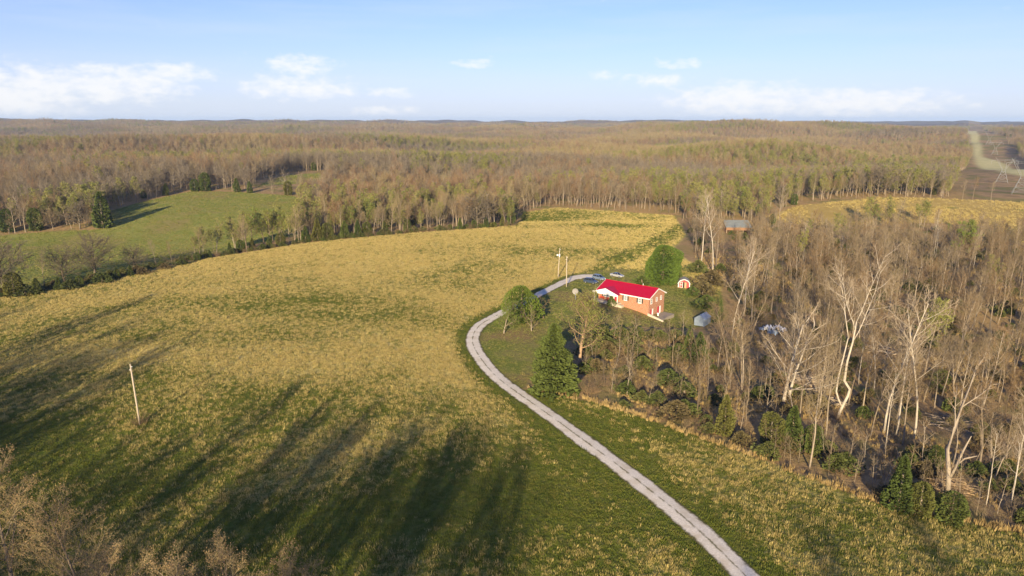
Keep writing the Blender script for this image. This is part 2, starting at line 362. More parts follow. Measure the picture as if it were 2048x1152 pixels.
M['patio'] = mat_plain('patio', (.27, .23, .18), .9, .25, 1.2)
M['wood'] = mat_plain('weathered_pole', (.40, .335, .25), .85, .2, 3)
M['greyroof'] = mat_plain('grey_shingle', (.26, .245, .23), .9, .15, 3)
M['metal'] = mat_plain('galvanised', (.25, .30, .37), .5, .1, 2, .25, .4)
M['barnroof'] = mat_plain('barn_roof', (.21, .22, .20), .7, .25, .8)
M['steel'] = mat_plain('pylon_steel', (.24, .24, .235), .6, .08)
M['rust'] = mat_plain('rusty_sheet', (.24, .13, .07), .8, .3, 1.5)
M['redsiding'] = mat_plain('red_siding', (.45, .06, .06), .7, .12)
M['dark'] = mat_plain('doorway_shade', (.02, .018, .016), .9)  # near-black colour that paints the shade inside the shed doorway
M['timber'] = mat_plain('raw_timber', (.52, .36, .20), .8, .15)
M['tyre'] = mat_plain('tyre', (.02, .02, .02), .8); M['rim'] = mat_plain('rim', (.5, .5, .52), .3, .05, 3, .7, .5)
M['lamp'] = mat_plain('lamp_lens', (.8, .8, .78), .2, .03, 3, 0, .6); M['tail'] = mat_plain('tail_lens', (.4, .02, .02), .3)
M['carglass'] = mat_plain('car_glass', (.02, .025, .03), .08, .1, 2, 0, .6)
M['paint_navy'] = mat_plain('paint_navy', (.06, .085, .14), .28, .05, 2, .3, .5)
M['paint_steel'] = mat_plain('paint_steel_blue', (.22, .28, .38), .3, .05, 2, .4, .5)
M['paint_silver'] = mat_plain('paint_silver', (.50, .49, .48), .3, .05, 2, .4, .5)
M['deadwood'] = mat_plain('dead_wood', (.36, .28, .20), .9, .25, 2)
M['tarp'] = mat_plain('pale_sheet', (.62, .62, .63), .5, .15, 1.2)
M['stone'] = mat_plain('stone', (.55, .50, .43), .9, .2)

# ---------------------------------------------------------------- mesh building
class MB:
    def __init__(s): s.v = []; s.f = []
    def add(s, verts, faces):
        o = len(s.v); s.v += [tuple(q) for q in verts]; s.f += [tuple(i + o for i in q) for q in faces]; return s
    def box(s, x0, x1, y0, y1, z0, z1):
        return s.add([(x0, y0, z0), (x1, y0, z0), (x1, y1, z0), (x0, y1, z0), (x0, y0, z1), (x1, y0, z1), (x1, y1, z1), (x0, y1, z1)],
                     [(0, 3, 2, 1), (4, 5, 6, 7), (0, 1, 5, 4), (1, 2, 6, 5), (2, 3, 7, 6), (3, 0, 4, 7)])
    def tube(s, pts, rad, k=6, cap=True):
        n = len(pts); o = len(s.v); up = Vector((.37, .21, .9))
        for i, p in enumerate(pts):
            d = (pts[min(i + 1, n - 1)] - pts[max(i - 1, 0)]); d.normalize()
            a = d.cross(up if abs(d.dot(up)) < .95 else Vector((1, 0, 0))); a.normalize(); b = d.cross(a)
            for j in range(k):
                t = 6.28319 * j / k; s.v.append(tuple(p + (a * math.cos(t) + b * math.sin(t)) * rad[i]))
        for i in range(n - 1):
            for j in range(k):
                q = o + i * k + j; q2 = o + i * k + (j + 1) % k; s.f.append((q, q2, q2 + k, q + k))
        if cap and rad[-1] > .02: s.f.append(tuple(o + (n - 1) * k + j for j in range(k))); s.f.append(tuple(o + j for j in reversed(range(k))))
        return s
    def spike(s, p, q, r):
        d = q - p; a = d.cross(Vector((.31, .77, .55))); a.normalize(); b = d.cross(a); b.normalize(); o = len(s.v)
        s.v += [tuple(p + a * r), tuple(p - a * .5 * r + b * .866 * r), tuple(p - a * .5 * r - b * .866 * r), tuple(q)]
        s.f += [(o, o + 1, o + 3), (o + 1, o + 2, o + 3), (o + 2, o, o + 3)]
    def mesh(s, name, mats, smooth=False):
        me = bpy.data.meshes.new(name); me.from_pydata(s.v, [], s.f)
        for m in (mats if isinstance(mats, (list, tuple)) else [mats]): me.materials.append(M[m] if isinstance(m, str) else m)
        if smooth: me.polygons.foreach_set('use_smooth', [True] * len(me.polygons))
        me.update(); return me
    def build(s, name, mat, parent=None, smooth=False, loc=None):
        o = bpy.data.objects.new(name, s.mesh(name, mat, smooth)); COL.objects.link(o)
        if parent: o.parent = parent
        if loc is not None: o.location = loc
        return o
def tag(o, label=None, cat=None, group=None, kind=None):
    for kx, v in (('label', label), ('category', cat), ('group', group), ('kind', kind)):
        if v: o[kx] = v
    return o
def thing(name, label, cat, loc=(0, 0, 0), rz=0, group=None):
    o = bpy.data.objects.new(name, None); o.empty_display_size = .1; COL.objects.link(o); o.location = loc; o.rotation_euler = (0, 0, rz)
    return tag(o, label, cat, group)

# ---------------------------------------------------------------- ground
def build_ground():
    th = np.concatenate([np.linspace(-52, 52, 521), np.linspace(52, 308, 66)[1:-1]]) * math.pi / 180
    rr = np.concatenate([[6, 14, 22], np.geomspace(28, 13000, 430)])
    A, RR = np.meshgrid(th, rr); x = (np.sin(A) * RR).ravel(); y = (np.cos(A) * RR).ravel()
    z = height(x, y); r = np.hypot(x, y)
    # far off, the woods are one rough canopy
    z = z + sstep(4200, 5200, r) * (12 + 6 * fbm(x, y, 130, 41, 3))
    nt, nr = len(th), len(rr)
    i = np.arange(nr - 1)[:, None] * nt; j = np.arange(nt)[None, :]; j2 = (j + 1) % nt
    f = np.stack([i + j, i + nt + j, i + nt + j2, i + j2], -1).reshape(-1, 4)
    v = np.column_stack([x, y, z]); c = len(v)
    v = np.vstack([v, [[0, 0, hz(0, 0)]]])
    faces = [tuple(q) for q in f[:, ::-1].tolist()] + [(c, int((q + 1) % nt), int(q)) for q in range(nt)]
    me = bpy.data.meshes.new('ground'); me.from_pydata(v.tolist(), [], faces)
    x, y = v[:, 0], v[:, 1]
    def at(name, val):
        a = me.attributes.new(name, 'FLOAT', 'POINT'); a.data.foreach_set('value', np.clip(val, -1e4, 1e5).astype(np.float32))
    at('s_field', sdf(FIELD, x, y)); at('s_past', sdf(PASTURE, x, y)); at('s_past2', sdf(PASTURE2, x, y)); at('s_rfield', sdf(RFIELD, x, y)); at('s_lawn', sdf(LAWN, x, y))
    t, s_ = row_coords(x, y); at('s_row', np.maximum(np.abs(s_ - 14) - 40, -470 - t)); at('s_clear', sdf(CLEAR, x, y))
    at('straw', straw_mask(x, y)); at('dist', np.hypot(x, y))
    me.materials.append(M['ground']); me.polygons.foreach_set('use_smooth', [True] * len(me.polygons)); me.update()
    o = bpy.data.objects.new('ground', me); COL.objects.link(o); o['kind'] = 'structure'
build_ground()

def build_drive():
    v = []; f = []; us = []; med = []; W = 1.75; K = 8
    n = len(DRIVE)
    for i, p in enumerate(DRIVE):
        d = DRIVE[min(i + 1, n - 1)] - DRIVE[max(i - 1, 0)]; d.z = 0; d.normalize(); nrm = Vector((d.y, -d.x, 0))
        w = W * (1.45 if i > n - 30 else 1.0) * (.93 + .16 * float(vnoise(p.x, p.y, 6.0, 71)))
        for k in range(K + 1):
            u = -1 + 2 * k / K; q = p + nrm * (u * w)
            v.append((q.x, q.y, hz(q.x, q.y) + .07 + .05 * (1 - abs(u)))); us.append(u); med.append(.62 if i < n - 60 else .2)
        if i:
            for k in range(K): a = (i - 1) * (K + 1) + k; f.append((a, a + 1, a + K + 2, a + K + 1))
    me = bpy.data.meshes.new('driveway'); me.from_pydata(v, [], f); me.materials.append(M['gravel'])
    for nme, val in (('u', us), ('median', med)):
        a = me.attributes.new(nme, 'FLOAT', 'POINT'); a.data.foreach_set('value', np.array(val, np.float32))
    me.polygons.foreach_set('use_smooth', [True] * len(me.polygons)); me.update()
    o = bpy.data.objects.new('driveway', me); COL.objects.link(o); o['kind'] = 'structure'
build_drive()

# ---------------------------------------------------------------- tree shapes
def rnd_dir(d, ang, rng, az=None):
    a = d.cross(Vector((.21, .97, .13))); a.normalize(); b = d.cross(a)
    t = rng.uniform(0, 6.283) if az is None else az
    return (d * math.cos(ang) + (a * math.cos(t) + b * math.sin(t)) * math.sin(ang)).normalized()
UP = Vector((0, 0, 1))
def grow(tr, tw, tips, rng, p, d, L, r, lvl, q, az0=0.0):
    nseg = q['seg'][lvl]; pts = [p.copy()]; dirs = [d.copy()]; wob = q['wob'][lvl]
    for i in range(nseg):
        d = (d + Vector((rng.gauss(0, wob), rng.gauss(0, wob), rng.gauss(0, wob * .6))) + UP * q['up'][lvl]).normalized()
        p = p + d * (L / nseg); pts.append(p.copy()); dirs.append(d.copy())
    last = lvl == len(q['n']) 
    if last:
        tw.spike(pts[0], pts[-1], r); tips.append(pts[-1]); return
    tap = q.get('tap', .78)
    rad = [max(r * (1 - tap * (i / nseg)), .012) for i in range(nseg + 1)]
    (tr if lvl <= q['tl'] else tw).tube(pts, rad, (7, 5, 4, 3, 3)[lvl])
    nc = q['n'][lvl]; t0 = q['t0'][lvl]
    for c in range(nc):
        t = t0 + (1 - t0) * ((c + rng.uniform(.1, .9)) / nc); k = min(int(t * nseg), nseg - 1); fr = t * nseg - k
        pp = pts[k].lerp(pts[k + 1], fr); dd = dirs[k + 1]
        az0 += 2.4 + rng.uniform(-.5, .5)
        ang = R(rng.uniform(*q['ang'][lvl])) * (1.15 - .45 * t)
        l2 = L * q['len'][lvl] * rng.uniform(.7, 1.15) * (q['shape'](t) if lvl == 0 else 1.1 - .45 * t)
        r2 = max(rad[k] * q['rr'][lvl] * rng.uniform(.8, 1.1), q['rmin'][lvl])
        grow(tr, tw, tips, rng, pp, rnd_dir(dd, ang, rng, az0), l2, r2, lvl + 1, q, rng.uniform(0, 6))
def leaf(mb, p, rng, s, droop=0):
    a = Vector((rng.gauss(0, 1), rng.gauss(0, 1), rng.gauss(0, 1))).normalized(); b = a.cross(Vector((rng.gauss(0, 1), rng.gauss(0, 1), rng.gauss(0, 1)))).normalized()
    o = len(mb.v); mb.v += [tuple(p - a * s), tuple(p + b * s * .6), tuple(p + a * s), tuple(p - b * s * .6)]; mb.f.append((o, o + 1, o + 2, o + 3))
BARE = dict(seg=(7, 4, 3, 2, 1), wob=(.06, .13, .16, .2, .1), up=(.02, .10, .06, .04, .0), n=(13, 6, 5, 4), t0=(.42, .25, .2, .15), ang=((35, 62), (28, 55), (25, 60), (25, 60)),
            len=(.34, .48, .5, .55), rr=(.42, .55, .55, .5), rmin=(.05, .03, .02, .014), tl=1, shape=lambda t: 1.25 - .75 * t)
def tree_mesh(seed, h, r, q, bark='bark', twig='twig', leaves=None, leafn=0, leafs=.12, lean=0, name='tree'):
    rng = random.Random(seed); tr, tw, lf = MB(), MB(), MB(); tips = []
    grow(tr, tw, tips, rng, Vector((0, 0, -.3)), Vector((lean, 0, 1)).normalized(), h, r, 0, q)
    for da, ba, ra in q.get('twin', ()): grow(tr, tw, tips, rng, Vector((ba, .2, -.3)), Vector((da, 0, 1)).normalized(), h * .95, ra, 0, q, 1.0)
    if leaves:
        for k in range(leafn):
            p = rng.choice(tips); leaf(lf, p + Vector((rng.gauss(0, .25), rng.gauss(0, .25), rng.gauss(0, .2))), rng, leafs * rng.uniform(.6, 1.4))
        n0 = len(tw.f); tw.add(lf.v, lf.f); me = tw.mesh(name + '_crown', [twig, leaves])
        me.polygons.foreach_set('material_index', [0] * n0 + [1] * (len(tw.f) - n0))
    else: me = tw.mesh(name + '_crown', twig)
    return tr.mesh(name + '_trunk', bark, True), me
def cedar_mesh(seed, h, w, shape, n=1500, mat='cedar', dens=.42, name='cedar', spray=.55):
    """evergreen: short sprays set all over an uneven envelope; shape(t) gives the radius at height t"""
    rng = random.Random(seed); tr, cr = MB(), MB(); tr.tube([Vector((0, 0, -.3)), Vector((.05, 0, h * .5)), Vector((0, .05, h * .93))], [w * .075, w * .045, .03], 6)
    lob = [(rng.uniform(0, 6.28), rng.uniform(0, 1), rng.uniform(-.38, .42)) for _ in range(18)]
    for k in range(n):
        t = rng.random() ** .85; a = rng.uniform(0, 6.283); rr = w * .5 * shape(t)
        for la, lt, am in lob:
            da = math.cos(a - la); rr *= 1 + am * max(0, da) ** 4 * math.exp(-((t - lt) / .16) ** 2)
        ra = rr * (1 - dens * rng.random() ** 2.0); p = Vector((math.cos(a) * ra, math.sin(a) * ra, t * h + .05))
        out = Vector((math.cos(a), math.sin(a), rng.uniform(.0, .9))).normalized()
        s = spray * rng.uniform(.6, 1.3) * (.55 + .45 * (1 - t)); side = out.cross(UP).normalized()
        for q in range(3):
            d = (out + side * rng.uniform(-.9, .9) + UP * rng.uniform(-.5, .6)).normalized(); sd = d.cross(Vector((rng.gauss(0, 1), rng.gauss(0, 1), rng.gauss(0, 1)))).normalized() * s * .24
            o = len(cr.v); cr.v += [tuple(p - sd), tuple(p + d * s * .5 - sd * 1.2), tuple(p + d * s), tuple(p + d * s * .5 + sd * 1.2), tuple(p + sd)]; cr.f.append((o, o + 1, o + 2, o + 3, o + 4))
    return tr.mesh(name + '_trunk', 'bark', True), cr.mesh(name + '_crown', mat)

def varp(**k): d = dict(BARE); d.update(k); return d
SHAPES = {}
for i in range(7):
    SHAPES['tall%d' % i] = tree_mesh(100 + i, 19, .24, varp(t0=(.40 + .05 * (i % 3), .25, .2, .15), n=(13 + i % 3 * 2, 7, 6, 5), len=(.30 + .03 * (i % 4), .48, .5, .55)), lean=.05 * (i % 3), name='tall_tree')
for i in range(3):
    SHAPES['round%d' % i] = tree_mesh(130 + i, 13, (.34, .5, .5)[i], varp(t0=(.16, .2, .15, .1), n=(18, 9, 7, 6), rmin=((.08, .05, .03, .02), (.12, .07, .045, .03), (.12, .07, .045, .03))[i], len=(.78, .5, .5, .5), ang=((35, 72), (30, 60), (25, 60), (25, 60)), shape=lambda t: 1.15 - .55 * t, wob=(.08, .16, .2, .2, .1)), bark=('bark', 'twigdark', 'twigdark')[i], twig=('twig', 'twigdark', 'twigdark')[i], name='round_tree')
for i in range(3):
    SHAPES['green%d' % i] = tree_mesh(150 + i, 18, .22, varp(n=(12, 5, 4, 3)), leaves='newleaf', leafn=2600, leafs=.17, name='leafing_tree')
for i in range(3):
    SHAPES['sapling%d' % i] = tree_mesh(160 + i, 8, .07, varp(t0=(.3, .2, .2, .1), n=(10, 4, 3, 2), len=(.3, .45, .5, .5), rmin=(.022, .016, .012, .01)), name='sapling')
SHAPES['syc'] = tree_mesh(171, 17, .33, varp(wob=(.035, .10, .16, .2, .1), twin=((.16, .9, .28),), t0=(.16, .2, .2, .15), n=(12, 7, 6, 5), len=(.52, .42, .5, .5), rr=(.5, .55, .55, .5), rmin=(.10, .045, .025, .014), up=(.01, .13, .08, .04, 0), ang=((50, 74), (28, 50), (25, 60), (25, 60)), shape=lambda t: 1.2 - .75 * t), bark='whitebark', twig='whitetwig', name='sycamore')
SHAPES['white0'] = tree_mesh(172, 20, .20, varp(t0=(.45, .25, .2, .15), wob=(.045, .13, .16, .2, .1), n=(12, 6, 6, 4)), bark='whitebark', twig='whitetwig', lean=.04, name='pale_tree')
SHAPES['white1'] = tree_mesh(173, 20, .19, varp(t0=(.5, .25, .2, .15), n=(12, 6, 6, 4)), bark='whitebark', twig='whitetwig', lean=.1, name='pale_tree')
SHAPES['old'] = tree_mesh(174, 17, .50, varp(t0=(.32, .2, .2, .1), n=(16, 9, 7, 5), rmin=(.1, .06, .035, .022), len=(.46, .5, .5, .5), ang=((45, 85), (30, 60), (25, 60), (25, 60)), shape=lambda t: 1.3 - .8 * t), bark='tanbark', twig='twig', leaves='newleaf', leafn=4200, leafs=.14, name='old_tree')
SHAPES['apple'] = tree_mesh(175, 5.5, .2, varp(t0=(.15, .2, .15, .1), n=(7, 7, 6, 4), len=(.75, .5, .5, .5), ang=((45, 75), (30, 60), (25, 60), (25, 60)), shape=lambda t: 1.0), leaves='leafgreen', leafn=2600, leafs=.11, name='apple_tree')
SHAPES['orchard'] = tree_mesh(176, 4.6, .2, varp(t0=(.15, .2, .15, .1), n=(7, 7, 5, 4), len=(.62, .5, .5, .5), ang=((40, 70), (30, 60), (25, 60), (25, 60)), shape=lambda t: 1.0), name='orchard_tree')
SHAPES['near0'] = tree_mesh(177, 20, .28, varp(t0=(.25, .2, .15, .1), n=(17, 8, 7, 5), len=(.42, .46, .5, .5), rmin=(.06, .035, .022, .012)), twig='twigtan', leaves='bud', leafn=6500, leafs=.075, name='budding_tree')
SHAPES['near1'] = tree_mesh(178, 18, .28, varp(t0=(.25, .2, .15, .1), n=(17, 8, 7, 5), len=(.46, .46, .5, .5), rmin=(.06, .035, .022, .012)), twig='twigtan', leaves='bud', leafn=6500, leafs=.075, name='budding_tree')
cone = lambda t: (1 - t) ** .8 * (1 if t > .06 else t / .06 * .5 + .5)
egg = lambda t: math.sin(math.pi * (t * .88 + .12) ** .62) ** .75
oval = lambda t: max(0, 1 - ((t - .36) / .65) ** 2) ** .5 if t > .36 else .8 + .2 * t / .36
SHAPES['cedar0'] = cedar_mesh(1, 9, 4.2, cone, 1500); SHAPES['cedar1'] = cedar_mesh(2, 8, 5.0, oval, 1700); SHAPES['cedar2'] = cedar_mesh(3, 8, 3.6, lambda t: .5 * cone(t) + .5 * egg(t), 1300)
SHAPES['bigcedar'] = cedar_mesh(4, 9.5, 8.4, oval, 6200, 'cedargreen', .3, spray=.5)
SHAPES['pine'] = cedar_mesh(5, 17, 13.0, lambda t: (1 - t ** 1.3) ** .75 * (.82 + .18 * math.cos(t * 34)), 6000, 'pinegreen', .75, spray=1.0)
SHAPES['shrub0'] = cedar_mesh(6, 2.4, 3.0, egg, 420, 'shrub', .7, 'shrub', .5); SHAPES['shrub1'] = cedar_mesh(7, 2.0, 2.8, egg, 420, 'cedar', .6, 'shrub', .42)
SHAPES['greenbush'] = cedar_mesh(8, 6.5, 6.6, oval, 2600, 'leafgreen', .7, 'bush', .42)
SHAPE_H = dict(syc=21, white0=20, white1=20, old=17, apple=5.5, orchard=4.6, near0=20, near1=18, bigcedar=9.5, pine=17, cedar0=9, cedar1=8, cedar2=8, shrub0=2.4, shrub1=2.0, greenbush=6.5)
for k_ in SHAPES:
    if k_ not in SHAPE_H: SHAPE_H[k_] = {'tal': 19, 'rou': 13, 'gre': 18, 'sap': 8}[k_[:3]]
# true grown height of every shape
for k_, (a_, b_) in SHAPES.items():
    co = np.empty(len(b_.vertices) * 3); b_.vertices.foreach_get('co', co); SHAPE_H[k_] = float(np.percentile(co[2::3], 99.7))

_rg = random.Random(77)
def plant(shape, pos, h, label, cat='bare tree', group=None, name=None, wide=1.0, rz=None, tilt=0):
    t = thing(name or {'cedar tree': 'cedar_tree', 'shrub': 'shrub', 'sapling': 'sapling'}.get(cat, cat.replace(' ', '_')), label, cat, pos, _rg.uniform(0, 6.283) if rz is None else rz, group)
    s = h / SHAPE_H[shape]; t.scale = (s * wide, s * wide, s)
    if tilt: t.rotation_euler = (0, tilt, t.rotation_euler.z)
    for nme, me in zip(('trunk', 'crown'), SHAPES[shape]):
        o = bpy.data.objects.new(nme, me); COL.objects.link(o); o.parent = t
    return t
def plant_px(shape, bx, by, ty, label, cat='bare tree', **k):
    b = P(bx, by); return plant(shape, b, max(tall(b, ty), 1.0), label, cat, **k)

# ---------------------------------------------------------------- masses of uncountable plants (instanced on points)
def proto_collection(name, meshes):
    c = bpy.data.collections.new(name)
    for i, m in enumerate(meshes): c.objects.link(bpy.data.objects.new('%s_%03d' % (name, i), m))
    return c
def scatter(name, label, cat, coll, x, y, scl, idx, rng, tilt=.0, zoff=0.0, sz=None, z=None):
    n = len(x)
    if n == 0: return
    z = height(x, y) + zoff if z is None else z
    me = bpy.data.meshes.new(name); me.vertices.add(n); me.vertices.foreach_set('co', np.column_stack([x, y, z]).astype(np.float32).ravel())
    rot = np.column_stack([rng.normal(0, tilt, n), rng.normal(0, tilt, n), rng.uniform(0, 6.283, n)]).astype(np.float32)
    sc = np.column_stack([scl, scl, scl if sz is None else sz]).astype(np.float32)
    a = me.attributes.new('rot', 'FLOAT_VECTOR', 'POINT'); a.data.foreach_set('vector', rot.ravel())
    a = me.attributes.new('scl', 'FLOAT_VECTOR', 'POINT'); a.data.foreach_set('vector', sc.ravel())
    a = me.attributes.new('idx', 'INT', 'POINT'); a.data.foreach_set('value', np.asarray(idx, np.int32))
    o = bpy.data.objects.new(name, me); COL.objects.link(o); tag(o, label, cat, kind='stuff')
    g = bpy.data.node_groups.new(name, 'GeometryNodeTree'); g.interface.new_socket('Geometry', in_out='INPUT', socket_type='NodeSocketGeometry'); g.interface.new_socket('Geometry', in_out='OUTPUT', socket_type='NodeSocketGeometry')
    N, L = g.nodes, g.links; gi = N.new('NodeGroupInput'); go = N.new('NodeGroupOutput'); ip = N.new('GeometryNodeInstanceOnPoints')
    ci = N.new('GeometryNodeCollectionInfo'); ci.inputs['Collection'].default_value = coll; ci.inputs['Separate Children'].default_value = True; ci.inputs['Reset Children'].default_value = True
    def na(nm, t):
        q = N.new('GeometryNodeInputNamedAttribute'); q.data_type = t; q.inputs['Name'].default_value = nm; return q.outputs['Attribute']
    er = N.new('FunctionNodeEulerToRotation'); L.new(na('rot', 'FLOAT_VECTOR'), er.inputs[0])
    ip.inputs['Pick Instance'].default_value = True
    L.new(gi.outputs[0], ip.inputs['Points']); L.new(ci.outputs[0], ip.inputs['Instance']); L.new(na('idx', 'INT'), ip.inputs['Instance Index']); L.new(er.outputs[0], ip.inputs['Rotation']); L.new(na('scl', 'FLOAT_VECTOR'), ip.inputs['Scale'])
    L.new(ip.outputs[0], go.inputs[0])
    md = o.modifiers.new('scatter', 'NODES'); md.node_group = g
    return o

def tuft_mesh(seed, n, h, spread, w, mat, lean=.35):
    rng = random.Random(seed); mb = MB()
    for i in range(n):
        a = rng.uniform(0, 6.283); r0 = spread * .5 * rng.random() ** .5; b = Vector((math.cos(a) * r0, math.sin(a) * r0, -.03)); hh = h * rng.uniform(.6, 1.1)
        tip = b + Vector((math.cos(a) * hh * lean * rng.random(), math.sin(a) * hh * lean * rng.random(), hh)); s = Vector((math.cos(a + 1.57 + rng.gauss(0, .6)), math.sin(a + 1.57 + rng.gauss(0, .6)), 0)) * w
        m = b.lerp(tip, .55); o = len(mb.v); mb.v += [tuple(b - s * .5), tuple(b + s * .5), tuple(m + s * .6), tuple(tip), tuple(m - s * .6)]; mb.f.append((o, o + 1, o + 2, o + 3, o + 4))
    return mb.mesh('tuft', mat)
def brush_mesh(seed, n, h, spread, mat):
    rng = random.Random(seed); mb = MB()
    for i in range(n):
        a = rng.uniform(0, 6.283); r0 = spread * .45 * rng.random(); b = Vector((math.cos(a) * r0, math.sin(a) * r0, -.05)); d = Vector((math.cos(a) * rng.uniform(0, .7), math.sin(a) * rng.uniform(0, .7), 1)).normalized(); L = h * rng.uniform(.5, 1.1)
        mb.spike(b, b + d * L, .022)
        for k in range(4):
            t = rng.uniform(.3, .95); mb.spike(b + d * L * t, b + d * L * t + rnd_dir(d, R(rng.uniform(30, 70)), rng) * L * .35, .014)
    return mb.mesh('brush', mat)

NR = np.random.RandomState(12)
def cand(n_per_m2, x0, x1, y0, y1):
    n = int((x1 - x0) * (y1 - y0) * n_per_m2); return NR.uniform(x0, x1, n), NR.uniform(y0, y1, n)
def insector(x, y, deg=47): return (np.abs(np.degrees(np.arctan2(x, y + 12))) < deg) & (y > -5)

def build_grass():
    st = proto_collection('straw_tuft', [tuft_mesh(i, 26, .56, (.9, 1.3, 1.1, 1.6)[i], .030, 'straw', .5) for i in range(4)])
    gr = proto_collection('grass_tuft', [tuft_mesh(20 + i, 20, .26, 1.1, .045, 'grass', .6) for i in range(4)])
    tw = proto_collection('sedge_tuft', [tuft_mesh(40 + i, 20, 1.0, .7, .065, 'tawny', .3) for i in range(4)])
    # dry straw standing in the field, thinner and larger clumps with distance
    X, Y = [], []; SC = []
    for y0, y1, den, sc in ((44, 100, 4.2, .74), (100, 150, 3.8, .78), (150, 210, 3.2, .82), (210, 300, 2.2, .95), (300, 430, 1.3, 1.2)):
        x, y = cand(den, -1.05 * (y1 + 15), 1.05 * (y1 + 15), y0, y1)
        k = (sdf(FIELD, x, y) < -1) & insector(x, y); x, y = x[k], y[k]
        s = straw_mask(x, y); k = NR.random_sample(len(x)) < np.clip(s * 1.1 * (.45 + 1.1 * fbm(x, y, 3.2, 44, 2)), 0, 1) ** 1.2; x, y = x[k], y[k]
        X.append(x); Y.append(y); SC.append(sc * NR.uniform(.6, 1.25, len(x)))
    a = np.array(RFIELD); x, y = cand(.5, a[:, 0].min(), a[:, 0].max(), a[:, 1].min(), a[:, 1].max()); k = (sdf(RFIELD, x, y) < -1) & insector(x, y) & (fbm(x, y, 45, 91, 3) + NR.normal(0, .06, len(x)) > .40); X.append(x[k]); Y.append(y[k]); SC.append(1.5 * NR.uniform(.6, 1.25, k.sum()))
    x, y, sc = map(np.concatenate, (X, Y, SC)); print('straw', len(x))
    scatter('dry_straw', 'dry golden straw tufts standing all over the big open field', 'straw', st, x, y, sc, NR.randint(0, 4, len(x)), NR, .12)
    X, Y, SC = [], [], []
    for y0, y1, den, sc in ((44, 100, 4.5, .95), (100, 150, 3.4, 1.0), (150, 230, 2.0, 1.15), (230, 420, .7, 1.6)):
        x, y = cand(den, -1.05 * (y1 + 15), 1.05 * (y1 + 15), y0, y1)
        k = (sdf(FIELD, x, y) < -.5) & insector(x, y) & (dline(DRIVE2, x, y) > 1.9) & (sdf(LAWN, x, y) > 1); x, y = x[k], y[k]
        k = NR.random_sample(len(x)) > straw_mask(x, y) * .75; X.append(x[k]); Y.append(y[k]); SC.append(sc * NR.uniform(.6, 1.3, k.sum()))
    x, y, sc = map(np.concatenate, (X, Y, SC)); print('grass', len(x))
    scatter('green_grass', 'short green grass between the straw tufts of the field', 'grass', gr, x, y, sc, NR.randint(0, 4, len(x)), NR, .12)
    # tall tan sedge along the edge of the right-hand wood
    ed = PP(*EDGE); x, y = cand(2.6, 0, 120, 55, 140); d = dline(ed, x, y) + 1.2 * (fbm(x, y, 5, 5, 2) - .5)
    k = (d < 1.0 * NR.uniform(.3, 1.1, len(x))) & insector(x, y, 60); x, y = x[k], y[k]; print('verge', len(x))
    scatter('tall_sedge', 'strip of tall tan sedge along the edge of the right-hand wood', 'grass', tw, x, y, NR.uniform(.55, 1.0, len(x)), NR.randint(0, 4, len(x)), NR, .12)
    # tawny grass in openings of the wood
    x, y = cand(1.3, 20, 340, 60, 380); k = (sdf(WOOD, x, y) < 0) & insector(x, y, 55); x, y = x[k], y[k]
    m = fbm(x, y, 26, 31, 3); k = NR.random_sample(len(x)) < sstep(.50, .68, m) * .7; x, y = x[k], y[k]; print('tawny', len(x))
    scatter('tawny_grass', 'tawny grass clumps in openings of the bare wood', 'grass', tw, x, y, NR.uniform(.4, .85, len(x)), NR.randint(0, 4, len(x)), NR, .15)
    x, y = cand(.12, 150, 420, 150, 520); t, s_ = row_coords(x, y); k = (np.abs(s_ - 14) < 38) & (sdf(RFIELD, x, y) > 0) & (y < 300); x, y = x[k], y[k]
    scatter('clearing_grass', 'rough tan grass in the power line clearing', 'grass', tw, x, y, NR.uniform(.7, 1.4, len(x)), NR.randint(0, 4, len(x)), NR, .15)
    # mown and grazed grass of the yard and the pastures
    gy = proto_collection('turf_tuft', [tuft_mesh(70 + i, 16, .16, .9, .07, 'turf', .8) for i in range(4)])
    X, Y, SC = [], [], []
    for poly, den, sc in ((LAWN, 2.2, .8), (PASTURE, .55, 1.9), (PASTURE2, .2, 2.6), ):
        a = np.array(poly); x, y = cand(den, a[:, 0].min(), a[:, 0].max(), a[:, 1].min(), a[:, 1].max()); k = (sdf(poly, x, y) < 0) & insector(x, y) & (dline(DRIVE2, x, y) > 2.0); X.append(x[k]); Y.append(y[k]); SC.append(sc * NR.uniform(.6, 1.3, k.sum()))
    x, y, sc = map(np.concatenate, (X, Y, SC)); print('turf', len(x))
    scatter('turf', 'short grass of the yard and the pastures', 'grass', gy, x, y, sc, NR.randint(0, 4, len(x)), NR, .1)
    # hedge bottom between field and pasture
    hl = PP(('w', -190, 168), ('p', 0, 592), ('p', 200, 561), ('p', 400, 517), ('p', 600, 486), ('p', 760, 470), ('p', 900, 459), ('p', 1030, 450))
    hb = proto_collection('hedge_brush', [brush_mesh(80 + i, 22, 2.6, 2.2, 'brush') for i in range(3)] + [SHAPES['shrub0'][1], SHAPES['shrub1'][1]])
    x, y = cand(.35, -200, 10, 150, 350); k = dline(hl, x, y) < 2.2; x, y = x[k], y[k]
    scatter('hedge_bottom', 'low brushy growth along the foot of the hedge beside the field', 'hedge', hb, x, y, NR.uniform(.5, 1.1, len(x)), NR.randint(0, 5, len(x)), NR, .1)
    # undergrowth
    br = proto_collection('undergrowth', [brush_mesh(i, 16, 2.2, 1.8, 'brush') for i in range(4)] + [brush_mesh(9 + i, 14, 3.2, 1.6, 'twig') for i in range(2)] + [SHAPES['shrub0'][1]])
    x, y = cand(.22, 0, 340, 60, 380); k = (sdf(WOOD, x, y) < -1) & insector(x, y, 58); x, y = x[k], y[k]
